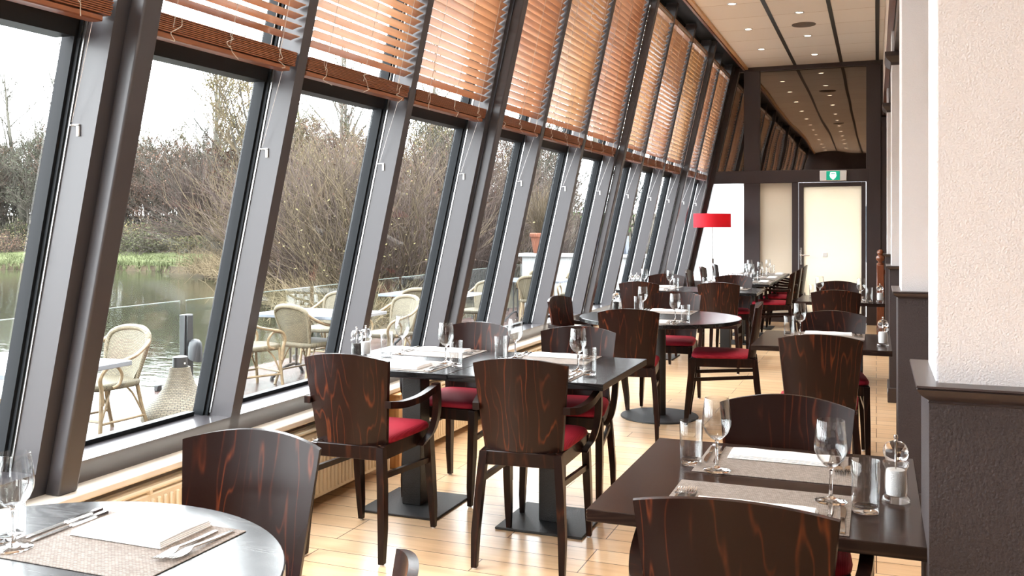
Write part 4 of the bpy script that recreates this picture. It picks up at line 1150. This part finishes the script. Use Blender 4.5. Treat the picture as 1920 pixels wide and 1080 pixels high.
def mk_bushy(seed, H, W, mtw, mlf, nleaf, stems=5, tr=.07):
    rnd = random.Random(seed); t = thing('bushy_tree', '', 'tree'); b = MB(); tb = MB(); lf = MB()
    tips = []
    for s in range(stems):
        st = Vector((rnd.uniform(-.35, .35)*W*.4, rnd.uniform(-.35, .35)*W*.4, -.3))
        pts, d0 = tw(b, st, rdir(rnd, rnd.uniform(1.15, 1.5)), H*rnd.uniform(.75, 1), tr*rnd.uniform(.6, 1.1), .012, rnd, 6, .07, .05, 5)
        for k in range(16):
            f = rnd.uniform(.18, .98); i = f*6; i0 = min(5, int(i)); p = pts[i0].lerp(pts[i0+1], i-i0)
            L = W*.42*(1.15-.75*f)*rnd.uniform(.6, 1.2)
            q, d = tw(tb, p, rdir(rnd, rnd.uniform(.3, 1.1)), L, .026*(1.2-f), .009, rnd, 3, .12, .06)
            for j in range(10):
                p2 = q[rnd.randint(0, 2)].lerp(q[3], rnd.random())
                q2, d2 = tw(tb, p2, d+rdir(rnd, rnd.uniform(-.2, 1.1)), L*rnd.uniform(.25, .6), .012, .006, rnd, 3, .16, .06)
                tips += q2[1:]
    for k in range(nleaf):
        p = rnd.choice(tips)+Vector((rnd.gauss(0, .12), rnd.gauss(0, .12), rnd.gauss(0, .12))); leafq(lf, p, rnd.uniform(.05, .13), rnd)
    b.build('trunk', M['bark'], t); tb.build('twigs', mtw, t, False)
    if nleaf: lf.build('leaves', mlf, t, False)
    return t
def mk_fan(seed, H, W, mtw, mlf, nst, nleaf, nm='twiggy_shrub'):
    rnd = random.Random(seed); t = thing(nm, '', 'shrub'); tb = MB(); lf = MB(); tips = []
    for s in range(nst):
        st = Vector((rnd.gauss(0, W*.14), rnd.gauss(0, W*.14), -.15))
        d = rdir(rnd, rnd.uniform(.75, 1.5)); q, d2 = tw(tb, st, d, H*rnd.uniform(.55, 1.05), .010, .0035, rnd, 5, .10, .02)
        tips += q[2:]
        for j in range(11):
            i = rnd.randint(1, 4); q2, _ = tw(tb, q[i].lerp(q[i+1], rnd.random()), d2+rdir(rnd, rnd.uniform(0, 1.2))*.9, H*rnd.uniform(.12, .34), .0055, .003, rnd, 3, .2, .02)
            tips += q2[1:]
    for k in range(nleaf):
        leafq(lf, rnd.choice(tips)+Vector((rnd.gauss(0, .05), rnd.gauss(0, .05), rnd.gauss(0, .05))), rnd.uniform(.03, .075), rnd)
    tb.build('stems', mtw, t, False)
    if nleaf: lf.build('leaves', mlf, t, False)
    return t
def mk_reed(seed, H, W, n):
    rnd = random.Random(seed); t = thing('dry_reed_clump', '', 'reeds'); b = MB()
    for k in range(n):
        st = Vector((rnd.gauss(0, W*.3), rnd.gauss(0, W*.3), -.1)); d = rdir(rnd, rnd.uniform(.5, 1.45)); L = H*rnd.uniform(.5, 1.1)
        pts = [st]; q = st
        for j in range(5):
            d = (d+Vector((rnd.gauss(0, .06), rnd.gauss(0, .06), -.13*j*.5))).normalized(); q = q+d*L/5; pts.append(q)
        b.tube(pts, [.009, .008, .007, .006, .005, .003], 3, cap=False)
    b.build('blades', M['straw'], t, False); return t
def mk_low(seed, H, W, mlf, n):
    rnd = random.Random(seed); t = thing('low_bush', '', 'bush'); b = MB(); lf = MB(); tips = []
    for k in range(60):
        q, d = tw(b, Vector((rnd.gauss(0, W*.2), rnd.gauss(0, W*.2), -.1)), rdir(rnd, rnd.uniform(.3, 1.4)), H*rnd.uniform(.6, 1.1), .012, .005, rnd, 4, .15, .0); tips += q[1:]
        for j in range(4):
            q2, _ = tw(b, q[rnd.randint(1, 3)], d+rdir(rnd, .5), H*rnd.uniform(.2, .5), .008, .004, rnd, 3, .18); tips += q2[1:]
    for k in range(n): leafq(lf, rnd.choice(tips)+Vector((rnd.gauss(0, .1), rnd.gauss(0, .1), rnd.gauss(0, .08))), rnd.uniform(.05, .11), rnd)
    b.build('stems', M['tw_grey'], t, False); lf.build('leaves', mlf, t, False); return t

def place(k, px, dd, label, group, s=1.0, rz=None, k_off=None):
    x, y = polar(px, dd)
    if x > -8.9 and y < 38: return None
    r = k.put((x, y, gz(dd-shore(px))-.05), rnd.uniform(0, 6.28) if rz is None else rz, label, group)
    r.scale = (s*rnd.uniform(.9, 1.1), s*rnd.uniform(.9, 1.1), s*rnd.uniform(.92, 1.08)); return r
rnd = random.Random(11)
TALL = [Kind(mk_tall(1, 14, M['tw_pale'], M['tw_pale'])), Kind(mk_tall(2, 13, M['tw_pale'], M['tw_pale'], (.18, .05))), Kind(mk_tall(3, 13, M['tw_pale'], M['tw_pale'], (-.1, .1)))]
for (px, dd, k, s, lb) in [(45, 66, 1, .92, 'tall leaning bare tree over the thicket at the left edge'), (118, 64, 0, .95, 'tall bare tree with upright branches behind the first mullion'),
                           (150, 70, 2, .9, 'tall bare tree close behind the leftmost mullion'), (405, 62, 0, .93, 'tall pale bare tree rising in the middle of the first full window'),
                           (368, 66, 1, .9, 'slender bare tree beside the tall pale one in the first full window'), (480, 64, 2, .88, 'tall bare tree half hidden by the mullion after the first full window'),
                           (640, 58, 0, .86, 'tall bare tree rising in the second full window'), (668, 60, 2, .8, 'slim bare tree beside the tall one in the second full window'), (600, 62, 1, .8, 'slim leaning bare tree at the start of the second full window'),
                           (800, 50, 2, .75, 'tall bare tree in the third full window'), (1010, 45, 0, .8, 'bare tree behind the potted shrub'), (1120, 36, 1, .8, 'dark bare tree beyond the white planter wall')]:
    place(TALL[k], px, dd, lb, 'tall bare trees', s)
BUSH = [Kind(mk_bushy(21, 7.6, 5.2, M['tw_grey'], M['lf_grey'], 2600)), Kind(mk_bushy(22, 7.2, 5.0, M['tw_red'], M['lf_rust'], 2600)),
        Kind(mk_bushy(23, 7.4, 5.4, M['tw_tan'], M['lf_olive'], 3200)), Kind(mk_bushy(24, 7.0, 4.6, M['tw_grey'], M['lf_rust'], 1400, 7, .05)), Kind(mk_bushy(25, 6.6, 5.2, M['tw_tan'], M['lf_straw'], 2600))]
bl = ['dark grey bushy tree in the thicket across the pond', 'rust tinged bushy tree in the thicket across the pond', 'olive tinged bushy tree in the thicket across the pond', 'many stemmed bare tree in the thicket across the pond', 'straw coloured bushy tree in the thicket across the pond']
bg = ['grey thicket trees', 'rusty thicket trees', 'olive thicket trees', 'many stemmed thicket trees', 'straw coloured thicket trees']
for i in range(120):
    px = -330+i*8+rnd.uniform(-6, 6); dd = shore(px)+rnd.uniform(15, 34)
    if px > 430: dd = rnd.uniform(42, 56)
    k = rnd.choice((0, 0, 1, 3, 3, 2) if px < 420 else (4, 2, 4, 1, 3, 2))
    if 150 < px < 260: k = 1 if rnd.random() < .6 else k
    place(BUSH[k], px, dd, bl[k], bg[k], rnd.uniform(.9, 1.16)*(1 if px < 400 else .70 if px < 500 else .84))
for i in range(30):
    px = 480+i*24+rnd.uniform(-9, 9); dd = rnd.uniform(28, 40)
    k = rnd.choice((4, 1, 3, 2, 0)); place(BUSH[k], px, dd, bl[k].replace('across the pond', 'on the near right bank'), bg[k]+' on the near bank', rnd.uniform(.62, .85))
LOW = [Kind(mk_low(31, 1.7, 2.6, M['lf_olive'], 1500)), Kind(mk_low(32, 1.5, 2.6, M['lf_rust'], 1300)), Kind(mk_low(33, 1.3, 2.4, M['lf_straw'], 1500)), Kind(mk_low(34, 1.3, 2.0, M['lf_green'], 1600))]
ll = ['low olive bush along the grass bank', 'low rusty bush along the grass bank', 'low straw coloured bush along the grass bank', 'low green bush on the near bank']
for i in range(46):
    px = -320+i*17+rnd.uniform(-8, 8); dd = shore(px)+rnd.uniform(10, 17); k = rnd.choice((0, 0, 1, 2)); 
    if px > 425: continue
    place(LOW[k], px, dd, ll[k], 'low bushes of the grass bank', rnd.uniform(.8, 1.25))
FAN = [Kind(mk_fan(41, 3.6, 2.6, M['tw_red'], M['lf_rust'], 150, 500)), Kind(mk_fan(42, 3.8, 3.0, M['tw_tan'], M['lf_straw'], 150, 420)), Kind(mk_fan(43, 3.4, 2.6, M['tw_grey'], M['lf_olive'], 150, 700))]
fl = ['reddish twiggy shrub on the near right bank', 'tan twiggy shrub with a few yellow leaves on the near right bank', 'grey twiggy shrub with olive leaves on the near right bank']
for i in range(44):
    px = 480+i*13+rnd.uniform(-8, 8); dd = shore(px)+rnd.uniform(2.0, 11); k = rnd.choice((0, 1, 1, 2, 0)); place(FAN[k], px, dd, fl[k], 'twiggy shrubs of the near bank', rnd.uniform(.75, 1.15)*(.6+.4*min(1, dd/24)))
REED = [Kind(mk_reed(51, 1.25, 1.6, 420)), Kind(mk_reed(52, 1.1, 1.5, 380))]
for i in range(26):
    px = 405+i*12+rnd.uniform(-5, 5); dd = shore(px)+rnd.uniform(.3, 2.2); place(REED[i % 2], px, dd, 'dry straw coloured reed clump at the water edge of the near bank', 'dry reed clumps', rnd.uniform(.75, 1.2))
for px, dd in ((503, 30), (515, 28.5), (530, 30), (870, 17.5), (690, 21)):
    place(LOW[3], px, dd, ll[3], 'green bushes of the near bank', rnd.uniform(.7, 1))
# pollard willow leaning over the water
rp = random.Random(77); t = thing('pollard_willow', 'pollarded willow with a dense mop of thin rods leaning over the pond', 'tree'); b = MB(); tb = MB()
x, y = polar(436, 40); t.location = (x, y, -.5)
dl_ = Vector((-cos(PA), -sin(PA), 0))
pts, d = tw(b, Vector((0, 0, -.3)), Vector((0, 0, 1))+dl_*.45, 2.0, .34, .30, rp, 5, .04, 0, 10)
head = pts[-1]
b.lathe([(0, -.35), (.35, -.25), (.48, 0), (.38, .25), (0, .35)], 12, head)
for k in range(330):
    dd = (rdir(rp, rp.uniform(-.1, 1.45))+dl_*.15).normalized()
    q, d2 = tw(tb, head+dd*.3, dd, rp.uniform(2.2, 3.9), .017, .006, rp, 5, .06, .035)
    for j in range(4): tw(tb, q[rp.randint(2, 4)], d2+rdir(rp, .5)*.6, rp.uniform(.4, .9), .008, .005, rp, 2, .1)
b.build('trunk', M['bark'], t); tb.build('rods', M['tw_red'], t, False)
# grass blades on the bank
rg = random.Random(8); b = MB()
for k in range(5200):
    px = rg.uniform(-350, 425); kk = rg.uniform(.2, 9.5) if rg.random() < .75 else rg.uniform(.0, .8); x, y = polar(px, shore(px)+kk); z = gz(kk)
    for j in range(2):
        dx, dy = rg.gauss(0, .08), rg.gauss(0, .08); a = rg.uniform(0, PI); wx, wy = cos(a)*.03, sin(a)*.03; hh = rg.uniform(.06, .16) if kk > .8 else rg.uniform(.1, .3)
        b.add([(x-wx, y-wy, z-.03), (x+wx, y+wy, z-.03), (x+dx, y+dy, z+hh)], [(0, 1, 2)])
tag(b.build('grass', M['grassblade'], None, False), 'green grass covering the bank across the pond', 'grass', None, 'stuff')
# plants in the pots
rp = random.Random(9); b = MB()
for k in range(90):
    q, d = tw(b, Vector((rp.gauss(0, .06), rp.gauss(0, .06), .36)), rdir(rp, rp.uniform(.8, 1.5)), rp.uniform(.6, 1.1), .006, .003, rp, 4, .1, .02)
    for j in range(4): tw(b, q[rp.randint(1, 3)], d+rdir(rp, .6), rp.uniform(.2, .4), .004, .002, rp, 2, .12)
b.build('shrub_twigs', M['tw_tan'], pot1, False)
b = MB(); lf = MB()
for k in range(60):
    q, d = tw(b, Vector((rp.uniform(-.36, .36), rp.gauss(0, .04), .34)), rdir(rp, rp.uniform(.8, 1.5)), rp.uniform(.3, .65), .005, .003, rp, 3, .1)
    for j in range(14): leafq(lf, q[rp.randint(1, 3)]+Vector((rp.gauss(0, .05), rp.gauss(0, .05), rp.gauss(0, .05))), rp.uniform(.03, .06), rp)
b.build('stems', M['tw_tan'], pot2, False); lf.build('leaves', M['lf_green'], pot2, False)
